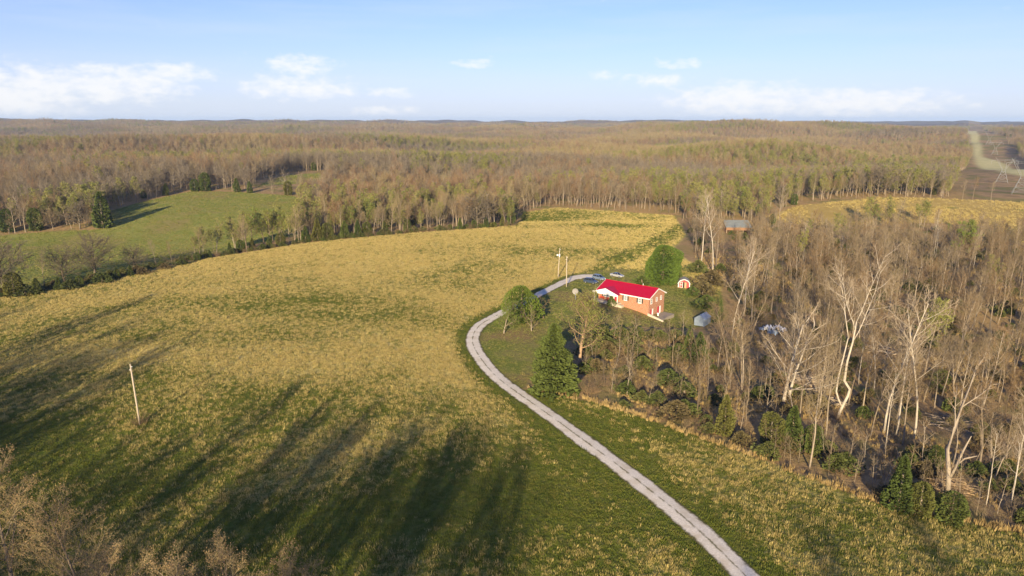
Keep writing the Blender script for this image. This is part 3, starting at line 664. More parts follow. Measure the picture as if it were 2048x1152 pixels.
    m = fbm(x, y, 30, 61, 3); near = sstep(14, 0, dline(ed, x, y)) + (sdf(PP(('p', 1090, 770), ('p', 1450, 880), ('p', 1460, 690), ('p', 1150, 690)), x, y) < 0) * 1.0
    k = NR.random_sample(len(x)) < np.clip(.35 + .9 * (m - .5) + .5 * near, .05, 1); x, y = x[k], y[k]; print('undergrowth', len(x))
    idx = np.where(NR.random_sample(len(x)) < .13, 6, NR.randint(0, 6, len(x)))
    scatter('undergrowth', 'low brown brush and twiggy undergrowth on the floor of the wood', 'undergrowth', br, x, y, NR.uniform(.55, 1.15, len(x)), idx, NR, .08)
build_grass()

# ---------------------------------------------------------------- far woods
FAR_KEYS = ['tall%d' % i for i in range(7)] + ['round%d' % i for i in range(3)] + ['green%d' % i for i in range(3)] + ['cedar1', 'cedar2']
TAKEN = []          # feet of the single trees, kept free of other trunks
def joined(key):
    a, b = SHAPES[key]; me = bpy.data.meshes.new('forest_' + key)
    va = [v.co[:] for v in a.vertices]; vb = [v.co[:] for v in b.vertices]; fa = [tuple(p.vertices) for p in a.polygons]; fb = [tuple(i + len(va) for i in p.vertices) for p in b.polygons]
    me.from_pydata(va + vb, [], fa + fb); na = len(a.materials)
    for m in list(a.materials) + list(b.materials): me.materials.append(m)
    me.polygons.foreach_set('material_index', [p.material_index for p in a.polygons] + [p.material_index + na for p in b.polygons]); me.update(); return me
def forest_ok(x, y):
    k = np.ones(len(x), bool)
    for poly, m in ((FIELD, 2), (PASTURE, 2), (PASTURE2, 1), (RFIELD, 2), (CLEAR, 6), (WOOD, 0), (GAP, 0)): k &= sdf(poly, x, y) > m
    t, s_ = row_coords(x, y); k &= ~((np.abs(s_ - 10) < 44 - 12 * sstep(0, 500, t)) & (t > -480)); k &= ~((x > -15) & (x < 190) & (y < 330)); return k
LOW = dict(seg=(4, 3, 2, 1), wob=(.06, .14, .18, .1), up=(.02, .10, .06, .0), n=(14, 8, 8), t0=(.32, .2, .15), ang=((35, 62), (28, 58), (25, 65)), len=(.36, .5, .55), rr=(.45, .55, .5), rmin=(.07, .05, .035), tl=1, shape=lambda t: 1.25 - .75 * t)
def build_forest():
    for i in range(8): SHAPES['lo%d' % i] = tree_mesh(300 + i, 17, .26, dict(LOW, shape=(LOW['shape'] if i % 2 else (lambda t: 1.1 - .5 * t)), len=(.36 + .07 * (i % 3), .5, .5), t0=(.25 + .07 * (i % 2), .2, .15), rmin=(.07, .045, .03)), twig=('twig', 'twigred', 'twiggrey', 'twigtan')[i // 2], name='forest_tree')
    for i in range(2): SHAPES['lg%d' % i] = tree_mesh(310 + i, 17, .26, LOW, leaves='newleaf', leafn=1100, leafs=.28, name='forest_tree')
    keys = ['lo%d' % i for i in range(8)] + ['lg0', 'lg1', 'cedar1', 'cedar2']
    fc = proto_collection('forest_tree', [joined(k) for k in keys])
    X, Y = [], []
    for r0, r1, sp in ((150, 700, 4.4), (700, 1500, 5.4), (1500, 3000, 8.2), (3000, 5200, 17.0)):
        n = int(2 * R(50) / 2 * (r1 ** 2 - r0 ** 2) / sp ** 2); a = NR.uniform(-R(50), R(50), n); r = np.sqrt(NR.uniform(r0 ** 2, r1 ** 2, n)); x, y = np.sin(a) * r, np.cos(a) * r
        k = forest_ok(x, y); x, y = x[k], y[k]; X.append(x); Y.append(y)
    x, y = np.concatenate(X), np.concatenate(Y); r = np.hypot(x, y)
    if TAKEN:
        t = np.array(TAKEN); nearm = r < 700; bad = np.zeros(len(x), bool); xi = np.where(nearm)[0]
        d = np.min(np.hypot(x[xi, None] - t[None, :, 0], y[xi, None] - t[None, :, 1]), 1); bad[xi[d < 3.0]] = True; x, y, r = x[~bad], y[~bad], r[~bad]
    print('forest', len(x))
    g = fbm(x, y, 160, 81, 3); u = NR.random_sample(len(x)); g2 = fbm(x, y, 210, 85, 3) + NR.normal(0, .09, len(x))
    idx = np.where(g2 < .40, 4, np.where(g2 < .5, 0, np.where(g2 < .58, 2, 6))) + NR.randint(0, 2, len(x))
    idx = np.where(u < .015 + .42 * sstep(.52, .72, g), 8 + NR.randint(0, 2, len(x)), idx); idx = np.where(u > .98, 10 + NR.randint(0, 2, len(x)), idx)
    s = NR.uniform(.46, .84, len(x)) * (1 + .35 * sstep(1500, 4000, r)) * np.where(idx >= 10, 1.2, 1)
    scatter('distant_woods', 'brown leafless woods stretching from the far field edges to the horizon', 'woods', fc, x, y, s * (1 + .5 * sstep(2500, 4500, r)), idx, NR, .04, sz=s)
    # the wood behind and below the viewpoint, whose shadows stripe the near field
    bx, by = [], []
    for cx_, cy_, sx_, sy_, n in BEHIND:
        bx.append(NR.normal(cx_, sx_, n)); by.append(NR.normal(cy_, sy_, n))
    x, y = np.concatenate(bx), np.concatenate(by)
    kk = (HCAM - 24) / np.maximum(y, 1) > math.tan(PITCH + math.atan(590 / FPX)); kk |= np.abs(np.degrees(np.arctan2(x, np.maximum(y, 1)))) > 43.5
    x, y = x[kk], y[kk]
    scatter('woods_near_viewpoint', 'bare trees of the wood below the viewpoint', 'woods', fc, x, y, NR.uniform(.95, 1.3, len(x)), NR.randint(0, 8, len(x)), NR, .04)
    # more thin stems of the right-hand wood, past those that stand as single trees
    wc = proto_collection('wood_stem', [joined('tall%d' % i) for i in range(7)] + [joined('sapling%d' % i) for i in range(3)])
    x, y = cand(.030, 10, 330, 80, 380); u_ = NR.random_sample(len(x)); k = (sdf(WOOD, x, y) < -2.5) & (((y > 175) & (x > 62)) | ((x > 58) & (u_ < .55)) | ((x > 40) & (u_ < .2))) & insector(x, y, 50); x, y = x[k], y[k]; t = np.array(TAKEN)
    d = np.min(np.hypot(x[:, None] - t[None, :, 0], y[:, None] - t[None, :, 1]), 1); idx = NR.randint(0, 10, len(x)); s = np.where(idx > 6, NR.uniform(.7, 1.3, len(x)), NR.uniform(.5, .78, len(x)) * np.where(y > 270, .62, 1))
    k = np.array([not blocks(Vector((a, b, hz(a, b))), 19 * c) for a, b, c in zip(x, y, s)]) & (d > 2.2); x, y, s, idx = x[k], y[k], s[k], idx[k]; print('stems', len(x))
    scatter('thin_stems', 'further thin bare stems filling the right-hand wood', 'woods', wc, x, y, s, idx, NR, .05)
BEHIND = [(-70, 12, 45, 14, 46), (-30, 18, 32, 9, 12), (26, -6, 16, 8, 2), (-150, 80, 14, 24, 18), (-118, 100, 10, 12, 9), (-105, 66, 10, 16, 15), (-120, 30, 25, 16, 30), (80, -30, 30, 10, 5)]

# ---------------------------------------------------------------- single trees
def topx(p):
    c, s_ = math.cos(PITCH), math.sin(PITCH); y, z = p.y, p.z - HCAM; d = y * c - z * s_; u = y * s_ + z * c
    return CX + FPX * p.x / d, CY - FPX * u / d
KEEP_CLEAR = [(1170, 1350, 560, 622), (1350, 1398, 556, 577), (1380, 1425, 615, 650), (1160, 1255, 540, 570), (1525, 1570, 635, 662), (1464, 1490, 440, 458)]
def blocks(p, h):
    bx, by = topx(p); tx, ty = topx(p + Vector((0, 0, h)))
    if 1540 < bx < 2060 and by > 432 and ty < 424 and math.sin(bx * 12.9 + by * 7.1) > -.35: return True
    return any(x0 - 8 < bx < x1 + 8 and by > y0 and ty < y1 for x0, x1, y0, y1 in KEEP_CLEAR)
def single_trees():
    L = lambda p: TAKEN.append((p.location.x, p.location.y))
    def T(*a, **k): t = plant_px(*a, **k); L(t); return t
    # around the yard
    T('pine', 1106, 782, 648, 'large dark spreading evergreen at the bend of the gravel driveway', 'evergreen tree')
    T('old', 1158, 737, 572, 'big old tree with thick tan trunk in front of the house', 'tree', name='old_tree', rz=1.0)
    T('apple', 1008, 667, 588, 'leafing fruit tree with forked pale trunk inside the driveway bend', 'fruit tree')
    T('orchard', 1063, 662, 610, 'small gnarled bare fruit tree between the leafing one and the old tree', 'fruit tree')
    T('orchard', 1087, 637, 590, 'small bare fruit tree right of the bright green bush', 'fruit tree', rz=2.5)
    T('greenbush', 1043, 640, 572, 'bright green leafy bush beside the driveway bend', 'bush')
    T('bigcedar', 1324, 566, 491, 'big rounded green cedar behind the red-roofed house', 'cedar tree')
    T('cedar2', 1354, 562, 522, 'small dark cedar half hidden right of the big rounded cedar', 'cedar tree')
    T('shrub1', 1284, 568, 551, 'clipped round shrub just behind the house roof', 'shrub', wide=1.5)
    T('shrub1', 1385, 592, 573, 'round green shrub in front of the red shed', 'shrub', wide=1.0)
    T('shrub0', 1222, 612, 592, 'reddish twiggy shrub in front of the porch', 'shrub', wide=.6)
    T('shrub0', 1170, 610, 592, 'low green shrub left of the porch', 'shrub')
    # wood on the right: trees with a look of their own
    a = P(1566, 812); t = plant('syc', a, tall(a, 600), 'white twin-trunked sycamore with wide spreading limbs beside the brush pile', 'sycamore', name='sycamore_tree', wide=1.15, rz=.3)
    L(t)
    for bx, by, ty, sh, lab in ((1768, 866, 560, 'white0', 'tall pale trunk standing first right of the crooked tree'), (1791, 872, 640, 'white1', 'pale tree leaning right, second beyond the crooked tree'),
                            (1827, 884, 590, 'white0', 'pale slender trunk in the middle of the right-hand wood'), (1972, 1010, 850, 'white1', 'short pale forked tree near the bottom right corner'),
                            (2022, 1020, 868, 'white1', 'pale leaning tree at the right frame edge above the field'), (1402, 534, 372, 'white0', 'tall thick pale trunk at the wood edge behind the red shed'),
                            (1463, 692, 470, 'white0', 'tall slim pale trunk right of the grey metal shed'), (1487, 632, 480, 'white1', 'curved pale trunk between grey shed and white heap'),
                            (1425, 548, 380, 'white0', 'pale trunk just right of the thick one behind the red shed')):
        T(sh, bx, by, ty, lab, 'bare tree', wide=.85)
    for bx, by, ty, lab in ((1845, 760, 600, 'yellow-green leafing tree in the middle of the bare wood'), (1905, 560, 438, 'yellow-green leafing tree just below the right-hand field')):
        T('green1', bx, by, ty, lab, 'leafing tree')
    # cedars along the edge of the right wood
    for i, (bx, by, ty, sh, w, lab) in enumerate(((1795, 1020, 912, 'cedar0', 1.0, 'bright pointed cedar at the sedge strip, tallest in the lower right'), (1868, 935, 892, 'cedar1', 1.1, 'rounded cedar behind the pointed one at lower right'), (1838, 1030, 965, 'cedar1', 1.0, 'bushy cedar right of the bright pointed one'),
              (1448, 868, 790, 'cedar2', .9, 'slim cedar at the wood edge left of the sycamore'), (1540, 890, 825, 'cedar1', 1.0, 'dark bushy cedar left of the sycamore foot'), (1582, 896, 812, 'cedar0', 1.2, 'green cedar in front of the sycamore foot'), (1624, 905, 850, 'cedar1', 1.0, 'low cedar right of the sycamore foot'),
              (1900, 1045, 985, 'cedar1', 1.3, 'low cedar bush on the sedge strip at lower right'), (1398, 720, 664, 'cedar2', 1.1, 'dark cedar below the grey metal shed'), (1378, 700, 655, 'cedar2', .9, 'small cedar left below the grey metal shed'), (1440, 640, 600, 'cedar2', .6, 'narrow dark cedar right of the grey metal shed'))):
        T(sh, bx, by, ty, lab, 'cedar tree', wide=w, group='cedars at the edge of the right-hand wood')
    for bx, by, ty in ((1405, 590, 562), (1422, 570, 540), (1395, 545, 520), (1412, 615, 590)):
        T('shrub0', bx, by, ty, 'green thicket shrub between the red shed and the wood', 'shrub', group='thicket shrubs beside the red shed', wide=1.2)
    # hedgerow left, along the far side of the field
    for bx, by, ty, sh, lab in ((130, 566, 490, 'round2', 'bare double-stemmed tree in the left hedgerow'), (192, 556, 462, 'round1', 'large round bare tree in the left hedgerow, fullest of the row'), (270, 540, 488, 'round2', 'dark gnarled bare tree in the left hedgerow'),
                            (312, 534, 476, 'tall2', 'slim bare tree right of the gnarled hedgerow tree'), (345, 528, 480, 'tall4', 'slim bare tree at the right end of the hedgerow group'), (90, 575, 500, 'tall1', 'thin bare tree left of the double-stemmed hedgerow tree'),
                            (10, 588, 470, 'round1', 'bare tree cut by the left frame edge in the hedgerow'), (430, 512, 458, 'green1', 'young pale green tree rising from the hedgerow')):
        T(sh, bx, by, ty, lab, 'leafing tree' if sh == 'green1' else 'bare tree', wide=1.2 if sh[0] == 'r' else .8)
    hc = [(30, 592, 545), (75, 588, 556), (118, 580, 553), (160, 574, 552), (235, 558, 534), (262, 552, 530), (395, 522, 505), (420, 516, 500), (460, 507, 485), (482, 503, 480), (505, 498, 476), (540, 494, 470), (562, 491, 466), (612, 485, 452), (636, 482, 436), (655, 480, 446), (690, 476, 442), (716, 474, 440), (735, 471, 444),
          (770, 466, 440), (920, 459, 436), (948, 456, 440), (972, 455, 434), (1005, 451, 430), (1022, 448, 426)]
    for i, (bx, by, ty) in enumerate(hc):
        T(('cedar1', 'cedar2', 'cedar0')[i % 3], bx, by, ty, 'dark green cedar in the hedge between field and pasture' if bx < 745 else 'dark green cedar at the far edge of the field', 'cedar tree', group='hedgerow cedars' if bx < 745 else 'far field edge cedars', wide=1.15)
    for bx, by, ty in ((52, 590, 568), (140, 578, 560), (205, 565, 545), (285, 548, 534), (330, 538, 526), (365, 530, 518)):
        T('shrub0', bx, by, ty, 'low shrub filling the hedge between field and pasture', 'shrub', group='hedgerow shrubs', wide=1.4)
    # left pasture trees
    for bx, by, ty, sh, cat, lab in ((207, 456, 383, 'cedar2', 'cedar tree', 'tall cedar with bare foot and long shadow on the pasture'), (107, 460, 412, 'round0', 'bare tree', 'bare round tree left of the tall pasture cedar'), (160, 458, 398, 'round2', 'bare tree', 'pale bare tree between the round one and the tall cedar'),
                                 (18, 464, 418, 'cedar1', 'cedar tree', 'dark cedar at the left frame edge of the pasture'), (72, 461, 416, 'cedar1', 'cedar tree', 'wide dark cedar near the left pasture edge'), (412, 382, 345, 'cedar1', 'cedar tree', 'largest dark cedar at the far pasture corner'), (390, 383, 358, 'cedar1', 'cedar tree', 'dark cedar left of the largest one at the far pasture corner'),
                                 (474, 384, 356, 'cedar2', 'cedar tree', 'cedar at the back of the pasture below the small meadow'), (500, 386, 362, 'cedar2', 'cedar tree', 'cedar second from right at the back of the pasture'), (576, 390, 362, 'cedar1', 'cedar tree', 'cedar at the right back corner of the pasture')):
        T(sh, bx, by, ty, lab, cat, wide=1.2 if cat == 'bare tree' else 1.0)
    # front row of the wood behind the field
    rs = random.Random(31)
    T('round0', 1050, 414, 352, 'wide fan-shaped bare tree at the far end of the field', wide=1.35)
    T('round1', 955, 456, 382, 'bent spreading bare tree at the far edge of the field', wide=1.3)
    T('round2', 1755, 392, 322, 'pale spreading bare tree behind the right-hand golden field', wide=1.2)
    T('tall3', 1132, 411, 352, 'straight bare tree right of the fan-shaped one', wide=.8)
    for i in range(16):
        x = 605 + i * 27 + rs.uniform(-8, 8); y = 480 - (x - 605) * .072; T('tall%d' % rs.randrange(7), x, y, y - rs.uniform(50, 78), 'bare tree in the front row left behind the golden field', group='front row trees left behind the field', wide=rs.uniform(.9, 1.3))
    for i in range(22):
        x = 1072 + i * 14 + rs.uniform(-5, 5); y = 412 + max(0, (x - 1110)) * .07; T('tall%d' % rs.randrange(7), x, y - 1, y - rs.uniform(42, 62), 'slim bare tree in the front row behind the far end of the field', group='front row trees at the far end of the field', wide=rs.uniform(.8, 1.1))
    for i in range(14):
        x = 1600 + i * 29 + rs.uniform(-8, 8); y = 404 - 9 * math.sin(min(1, (x - 1600) / 200) * 1.57) + max(0, (x - 1800) * .04); T('tall%d' % rs.randrange(7), x, y, y - rs.uniform(36, 58), 'slim bare tree in the row behind the right-hand golden field', group='trees behind the right-hand field', wide=rs.uniform(.8, 1.1))
    # crowns of the near trees at the lower left
    for px, py, zt, sh, lab in ((-30, 905, 19, 'near0', 'budding tree crown at the left edge, highest of the near crowns'), (120, 990, 18, 'near1', 'budding tree crown second from the left at the bottom'), (225, 1075, 17, 'near0', 'budding tree crown at the bottom left of the red-budded row'),
                            (370, 1062, 18, 'near1', 'red-budded tree crown at the bottom, left of centre'), (455, 1085, 17, 'near0', 'red-budded tree crown right of the tallest bottom one'), (610, 1105, 17, 'near1', 'budding tree crown furthest right along the bottom edge')):
        q = PZ(px, py, zt - 3); b = Vector((q.x, q.y, hz(q.x, q.y))); t = plant(sh, b, q.z - b.z, lab, 'budding tree', group=None, wide=1.0); L(t)
    # the many trunks of the wood on the right
    def fill(n, poly, sp, shapes, hr, label, cat, group, wide=(.8, 1.1), near_first=False, seed=1):
        rs = random.Random(seed); xs = [q[0] for q in poly]; ys = [q[1] for q in poly]; c = 0; tries = 0
        while c < n and tries < 60000:
            tries += 1; x, y = rs.uniform(min(xs), max(xs)), rs.uniform(min(ys), max(ys))
            if abs(math.atan2(x, y)) > R(41): continue
            if sdf(poly, np.array([x]), np.array([y]))[0] > -.6: continue
            if any((x - a) ** 2 + (y - b) ** 2 < sp * sp for a, b in TAKEN): continue
            p = Vector((x, y, hz(x, y))); h = rs.uniform(*hr)
            if y > 290: h *= .62
            if blocks(p, h): continue
            t = plant(rs.choice(shapes), p, h, label, cat, group, wide=rs.uniform(*wide)); L(t); c += 1
        print('fill', label, c)
    tl = ['tall%d' % i for i in range(7)]
    NEARW = PP(('p', 1480, 905), ('p', 1600, 938), ('p', 1800, 1008), ('p', 2060, 1052), ('p', 2160, 1052), ('p', 2060, 690), ('p', 1900, 660), ('p', 1500, 640), ('p', 1470, 720))
    fill(46, NEARW, 4.6, tl + tl + ['white0', 'white1'], (15, 20), 'bare grey trunk in the open near part of the right-hand wood', 'bare tree', 'bare trunks in the near right-hand wood', (.7, .95), seed=3)
    SAPS = PP(('p', 1125, 770), ('p', 1250, 805), ('p', 1400, 858), ('p', 1560, 920), ('p', 1560, 760), ('p', 1455, 700), ('p', 1330, 672), ('p', 1200, 668), ('p', 1140, 720))
    fill(62, SAPS, 2.6, ['sapling0', 'sapling1', 'sapling2'], (6, 11), 'thin bare sapling in the thicket below the house', 'sapling', 'saplings below the house', (.8, 1.2), seed=4)
    fill(14, SAPS, 4, ['shrub0'], (2, 4), 'green leafing shrub in the thicket below the house', 'shrub', 'thicket shrubs below the house', (1., 1.4), seed=5)
    EDGES = PP(*EDGE); 
    STRIP = PP(('p', 1500, 905), ('p', 1800, 1012), ('p', 2060, 1060), ('p', 2060, 1020), ('p', 1800, 960), ('p', 1560, 870))
    fill(34, STRIP, 2.2, ['sapling0', 'sapling1', 'sapling2'], (4, 8), 'thin bare sapling along the lower edge of the right-hand wood', 'sapling', 'saplings at the lower wood edge', (.8, 1.2), seed=6)
    FARW = PP(('p', 1380, 470), ('p', 1530, 446), ('p', 1700, 456), ('p', 1850, 453), ('p', 1970, 462), ('p', 2060, 510), ('p', 2060, 685), ('p', 1900, 655), ('p', 1500, 635), ('p', 1475, 600), ('p', 1430, 548), ('p', 1376, 500))
    fill(175, FARW, 4.2, tl + tl + ['white1', 'green0'], (13, 19), 'bare tree in the dense far part of the right-hand wood', 'bare tree', 'bare trees in the far right-hand wood', (.75, 1.05), seed=7)

single_trees()

def crooked():
    b = P(1678, 837); h = tall(b, 520); s = h / 20; t = thing('crooked_tree', 'pale tree with an S-bent double trunk right of the sycamore', 'bare tree', b); tr, tw = MB(), MB(); rng = random.Random(8); tips = []
    v = lambda x, z, y=0: Vector((x * s * .75, y, z * s))
    tr.tube([v(-.4, -.4), v(.2, 1.4), v(1.0, 3.0), v(1.15, 3.9), v(.1, 5.0), v(.2, 7.5), v(.7, 10), v(.9, 12.5)], [.30, .28, .26, .26, .24, .20, .16, .11], 7)
    tr.tube([v(.2, 1.6), v(-.5, 2.6), v(-1.0, 3.6), v(-.9, 5.6), v(-.5, 8), v(-.1, 10.5)], [.19, .18, .17, .16, .13, .09], 6)
    for st, hh, le in ((v(.9, 12.5), 8.5, .25), (v(.7, 10), 9, .5), (v(-.1, 10.5), 8, -.3), (v(.8, 11.5), 8, -.45)):
        grow(tr, tw, tips, rng, st, Vector((le, rng.uniform(-.2, .2), 1)).normalized(), hh * s, .10, 0, varp(t0=(.2, .2, .2, .1), n=(10, 6, 5, 4), len=(.45, .5, .5, .5)))
    tr.build('trunk', 'whitebark', t, True); tw.build('crown', 'whitetwig', t); TAKEN.append((b.x, b.y))
    b = P(1896, 992); t = thing('leaning_tree', 'broken leaning tree with torn pale stubs at the lower right', 'bare tree', b); tr, tw = MB(), MB()
    tr.tube([Vector((0, 0, -.4)), Vector((.3, 1, 3)), Vector((.5, 2.5, 6)), Vector((2.2, 4, 8.5)), Vector((4, 6, 11)), Vector((5.5, 7, 14))], [.35, .33, .3, .25, .18, .1], 7)
    tr.tube([Vector((.35, .6, 2.6)), Vector((.9, .6, 4.5)), Vector((1.3, .4, 6.8)), Vector((2.1, .3, 9.2))], [.22, .2, .17, .05], 6)
    tr.tube([Vector((.9, .6, 4.5)), Vector((1.6, .2, 5.8)), Vector((3.2, 0, 6.3))], [.16, .14, .06], 5)
    for st, d in ((Vector((5.5, 7, 14)), Vector((.5, .3, 1))), (Vector((4, 6, 11)), Vector((1, .2, .8))), (Vector((2.2, 4, 8.5)), Vector((.2, .5, 1)))):
        grow(tr, tw, tips, rng, st, d.normalized(), 6, .1, 0, varp(t0=(.2, .2, .2, .1), n=(8, 5, 4, 3), len=(.45, .5, .5, .5)))
    tr.build('trunk', 'bark', t, True); tw.build('crown', 'twig', t)
crooked()
build_forest()

# ---------------------------------------------------------------- house
def house():
    O = (24.75, 189.1, 0); H = thing('brick_house', 'red-roofed brick ranch house with white porch gable and walk-out basement', 'house', O, math.atan2(-.65, .76))
    Lh, D, ZF, ZE, ZR, OV, BZ = 16.2, 8.6, 1.0, 3.55, 5.6, .45, -1.9
    sl = (ZR - ZE) / (D / 2 + OV); zw = ZE + sl * OV - .1
    w = MB(); w.box(0, Lh, 0, .2, -3.2, zw); w.box(0, Lh, D - .2, D, -3.2, zw); w.box(0, .2, .2, D - .2, -3.2, zw); w.box(Lh - .2, Lh, .2, D - .2, -3.2, zw)
    for x0 in (0.0, Lh - .2):
        w.add([(x0, 0, zw), (x0, D, zw), (x0, D / 2, ZR - .12), (x0 + .2, 0, zw), (x0 + .2, D, zw), (x0 + .2, D / 2, ZR - .12)], [(0, 2, 1), (3, 4, 5), (0, 3, 5, 2), (1, 2, 5, 4)])
    w.build('wall', 'brick', H)
    rf = MB(); th = .14; px1 = 7.7; pz = 4.72; pe = 3.32; pf = -2.15; pxm = (px1 - OV) / 2
    def slab(a, b, c, d):
        n = (Vector(b) - Vector(a)).cross(Vector(d) - Vector(a)).normalized() * th
        q = [Vector(t) for t in (a, b, c, d)]; rf.add(q + [t - n for t in q], [(0, 1, 2, 3), (7, 6, 5, 4), (0, 4, 5, 1), (1, 5, 6, 2), (2, 6, 7, 3), (3, 7, 4, 0)])
    slab((-OV, -OV, ZE), (Lh + OV, -OV, ZE), (Lh + OV, D / 2, ZR), (-OV, D / 2, ZR))
    slab((Lh + OV, D + OV, ZE), (-OV, D + OV, ZE), (-OV, D / 2, ZR), (Lh + OV, D / 2, ZR))
    rf_o = rf.build('roof', 'roof', H)
    rf = MB(); yb = -OV + (pz - ZE) / sl; yb0 = -.2
    slab((-OV - .15, pf, pe), (pxm, pf, pz), (pxm, yb, pz), (-OV - .15, yb0, pe)); slab((pxm, pf, pz), (px1, pf, pe), (px1, yb0, pe), (pxm, yb, pz))
    rf.f = [tuple(reversed(q)) if i < 0 else q for i, q in enumerate(rf.f)]
    rf.build('porch_roof', 'roof', H)
    rb = MB()
    for i in range(29):
        x = -.2 + i * (Lh + .4) / 28
        for y0, z0, y1, z1 in ((-OV, ZE, D / 2, ZR), (D + OV, ZE, D / 2, ZR)):
            rb.add([(x - .025, y0, z0 + .002), (x + .025, y0, z0 + .002), (x + .025, y1, z1 + .002), (x - .025, y1, z1 + .002), (x, y0, z0 + .04), (x, y1, z1 + .04)], [(0, 4, 5, 3), (4, 1, 2, 5), (0, 1, 4)])
    r_ = rb.build('seam', 'roof', rf_o); r_['kind'] = 'stuff'
    MB().tube([Vector((-OV, D / 2, ZR + .03)), Vector((Lh + OV, D / 2, ZR + .03))], [.09, .09], 6).build('ridge_cap', 'roof', rf_o)
    MB().tube([Vector((11.5, D / 2 + .5, ZR - .3)), Vector((11.5, D / 2 + .5, ZR + .5))], [.07, .07], 8).build('vent_pipe', 'white', rf_o)
    # white trim
    MB().box(px1 - .4, Lh + OV, -OV - .1, -OV, ZE - .24, ZE + .01).build('gutter', 'white', H)
    MB().box(-OV, Lh + OV, D + OV, D + OV + .1, ZE - .24, ZE + .01).build('gutter', 'white', H)
    MB().box(px1 + .02, Lh - .01, -OV + .02, -.01, ZE - .2, ZE - .16).build('soffit', 'white', H)
    for x0 in (-OV - .06, Lh + OV + .002):
        for y0, y1 in ((-OV, D / 2), (D + OV, D / 2)):
            m = MB(); m.add([(x0, y0, ZE - .24), (x0 + .06, y0, ZE - .24), (x0 + .06, y1, ZR - .24), (x0, y1, ZR - .24), (x0, y0, ZE + .02), (x0 + .06, y0, ZE + .02), (x0 + .06, y1, ZR + .02), (x0, y1, ZR + .02)], [(0, 3, 2, 1), (4, 5, 6, 7), (0, 1, 5, 4), (2, 3, 7, 6), (1, 2, 6, 5), (3, 0, 4, 7)]); m.build('rake_board', 'white', H)
    g = MB(); g.add([(-OV, pf + .1, pe - .15), (px1 - .1, pf + .1, pe - .15), (pxm, pf + .1, pz - .16), (-OV, pf + .22, pe - .15), (px1 - .1, pf + .22, pe - .15), (pxm, pf + .22, pz - .16)], [(0, 1, 2), (5, 4, 3), (0, 3, 4, 1)]); go = g.build('porch_gable', 'white', H)
    for i in range(7):
        z = pe - .02 + i * .18; hw = (pz - .16 - z) / (pz - pe) * (px1 + OV) / 2
        if hw > .2: MB().box(pxm - hw + .1, pxm + hw - .1, pf + .075, pf + .099, z, z + .05).build('siding_board', 'white', go)
    for (a, b), (c, d) in (((-OV - .2, pe), (pxm, pz)), ((px1 + .05, pe), (pxm, pz))):
        m = MB(); y0 = pf - .05; m.add([(a, y0, b - .2), (c, y0, d - .2), (c, y0, d + .02), (a, y0, b + .02), (a, y0 + .05, b - .2), (c, y0 + .05, d - .2), (c, y0 + .05, d + .02), (a, y0 + .05, b + .02)], [(0, 1, 2, 3), (7, 6, 5, 4), (0, 4, 5, 1), (3, 2, 6, 7)]); m.build('rake_board', 'white', H)
    MB().box(-OV, px1 - .1, pf + .1, pf + .3, pe - .42, pe - .16).build('porch_beam', 'white', H)
    MB().box(-.3, px1 - .1, pf + .05, -.005, -1.6, ZF - .05).build('porch_slab', 'cream', H)
    MB().box(px1 - .095, px1 + 1.1, pf + .3, -.6, -1.6, ZF - .45).build('porch_step', 'cream', H)
    MB().box(-.06, Lh + .06, -.06, D + .06, -3.2, -.35).build('foundation', 'cream', H) if False else None
    for x in (-.1, px1 - .25): MB().box(x - .08, x + .08, pf + .12, pf + .28, ZF - .045, pe - .425).build('porch_post', 'white', H)
    # openings
    def win(x, z0, z1, wd, shut=True, panes=2, face='f'):
        f = MB(); 
        def bx(mb, a, b, c, d, e, g_):
            if face == 'f': mb.box(a, b, -d, -c, e, g_)
            else: mb.box(Lh + c, Lh + d, a, b, e, g_)
        t = .09
        bx(f, x - wd / 2, x + wd / 2, .002, .06, z0, z0 + t); bx(f, x - wd / 2, x + wd / 2, .002, .06, z1 - t, z1)
        for i in range(panes + 1):
            xx = x - wd / 2 + i * (wd - t) / panes; bx(f, xx, xx + t, .003, .061, z0 + t, z1 - t)
        bx(f, x - wd / 2 + t, x + wd / 2 - t, .003, .05, (z0 + z1) / 2 - .03, (z0 + z1) / 2 + .03)
        bx(f, x - wd / 2 - .06, x + wd / 2 + .06, .002, .1, z0 - .08, z0 - .002)
        o = f.build('window', 'white', H)
        for i in range(panes):
            a = x - wd / 2 + t + i * (wd - t) / panes; q = MB(); bx(q, a, a + (wd - t) / panes - t, .006, .02, z0 + t, z1 - t); q.build('pane', 'glass', o)
        if shut:
            for a in (x - wd / 2 - .46, x + wd / 2 + .06):
                q = MB(); bx(q, a, a + .4, .002, .05, z0, z1); q.build('shutter', 'shutter', H)
    win(2.9, ZF + .75, ZF + 2.1, 2.5, True, 3); win(8.9, ZF + .75, ZF + 2.1, 1.05, True, 1); win(13.4, ZF + .75, ZF + 2.1, 1.05, True, 1)
    win(1.35, ZF + .75, ZF + 2.1, .85, False, 1, 's'); win(4.2, ZF + .95, ZF + 2.1, .8, False, 1, 's'); win(6.7, ZF + .95, ZF + 2.1, .8, False, 1, 's')
    def door(a, b, z0, face, mat, lab=None):
        m = MB(); (m.box(a, b, -.06, -.004, z0, z0 + 2.05) if face == 'f' else m.box(Lh + .004, Lh + .06, a, b, z0, z0 + 2.05)); o = m.build('door', mat, H)
        m = MB(); (m.box(b - .14, b - .08, -.1, -.061, z0 + .95, z0 + 1.03) if face == 'f' else m.box(Lh + .061, Lh + .1, b - .14, b - .08, z0 + .95, z0 + 1.03)); m.build('handle', 'metal', o)
        if lab: o['label'] = lab
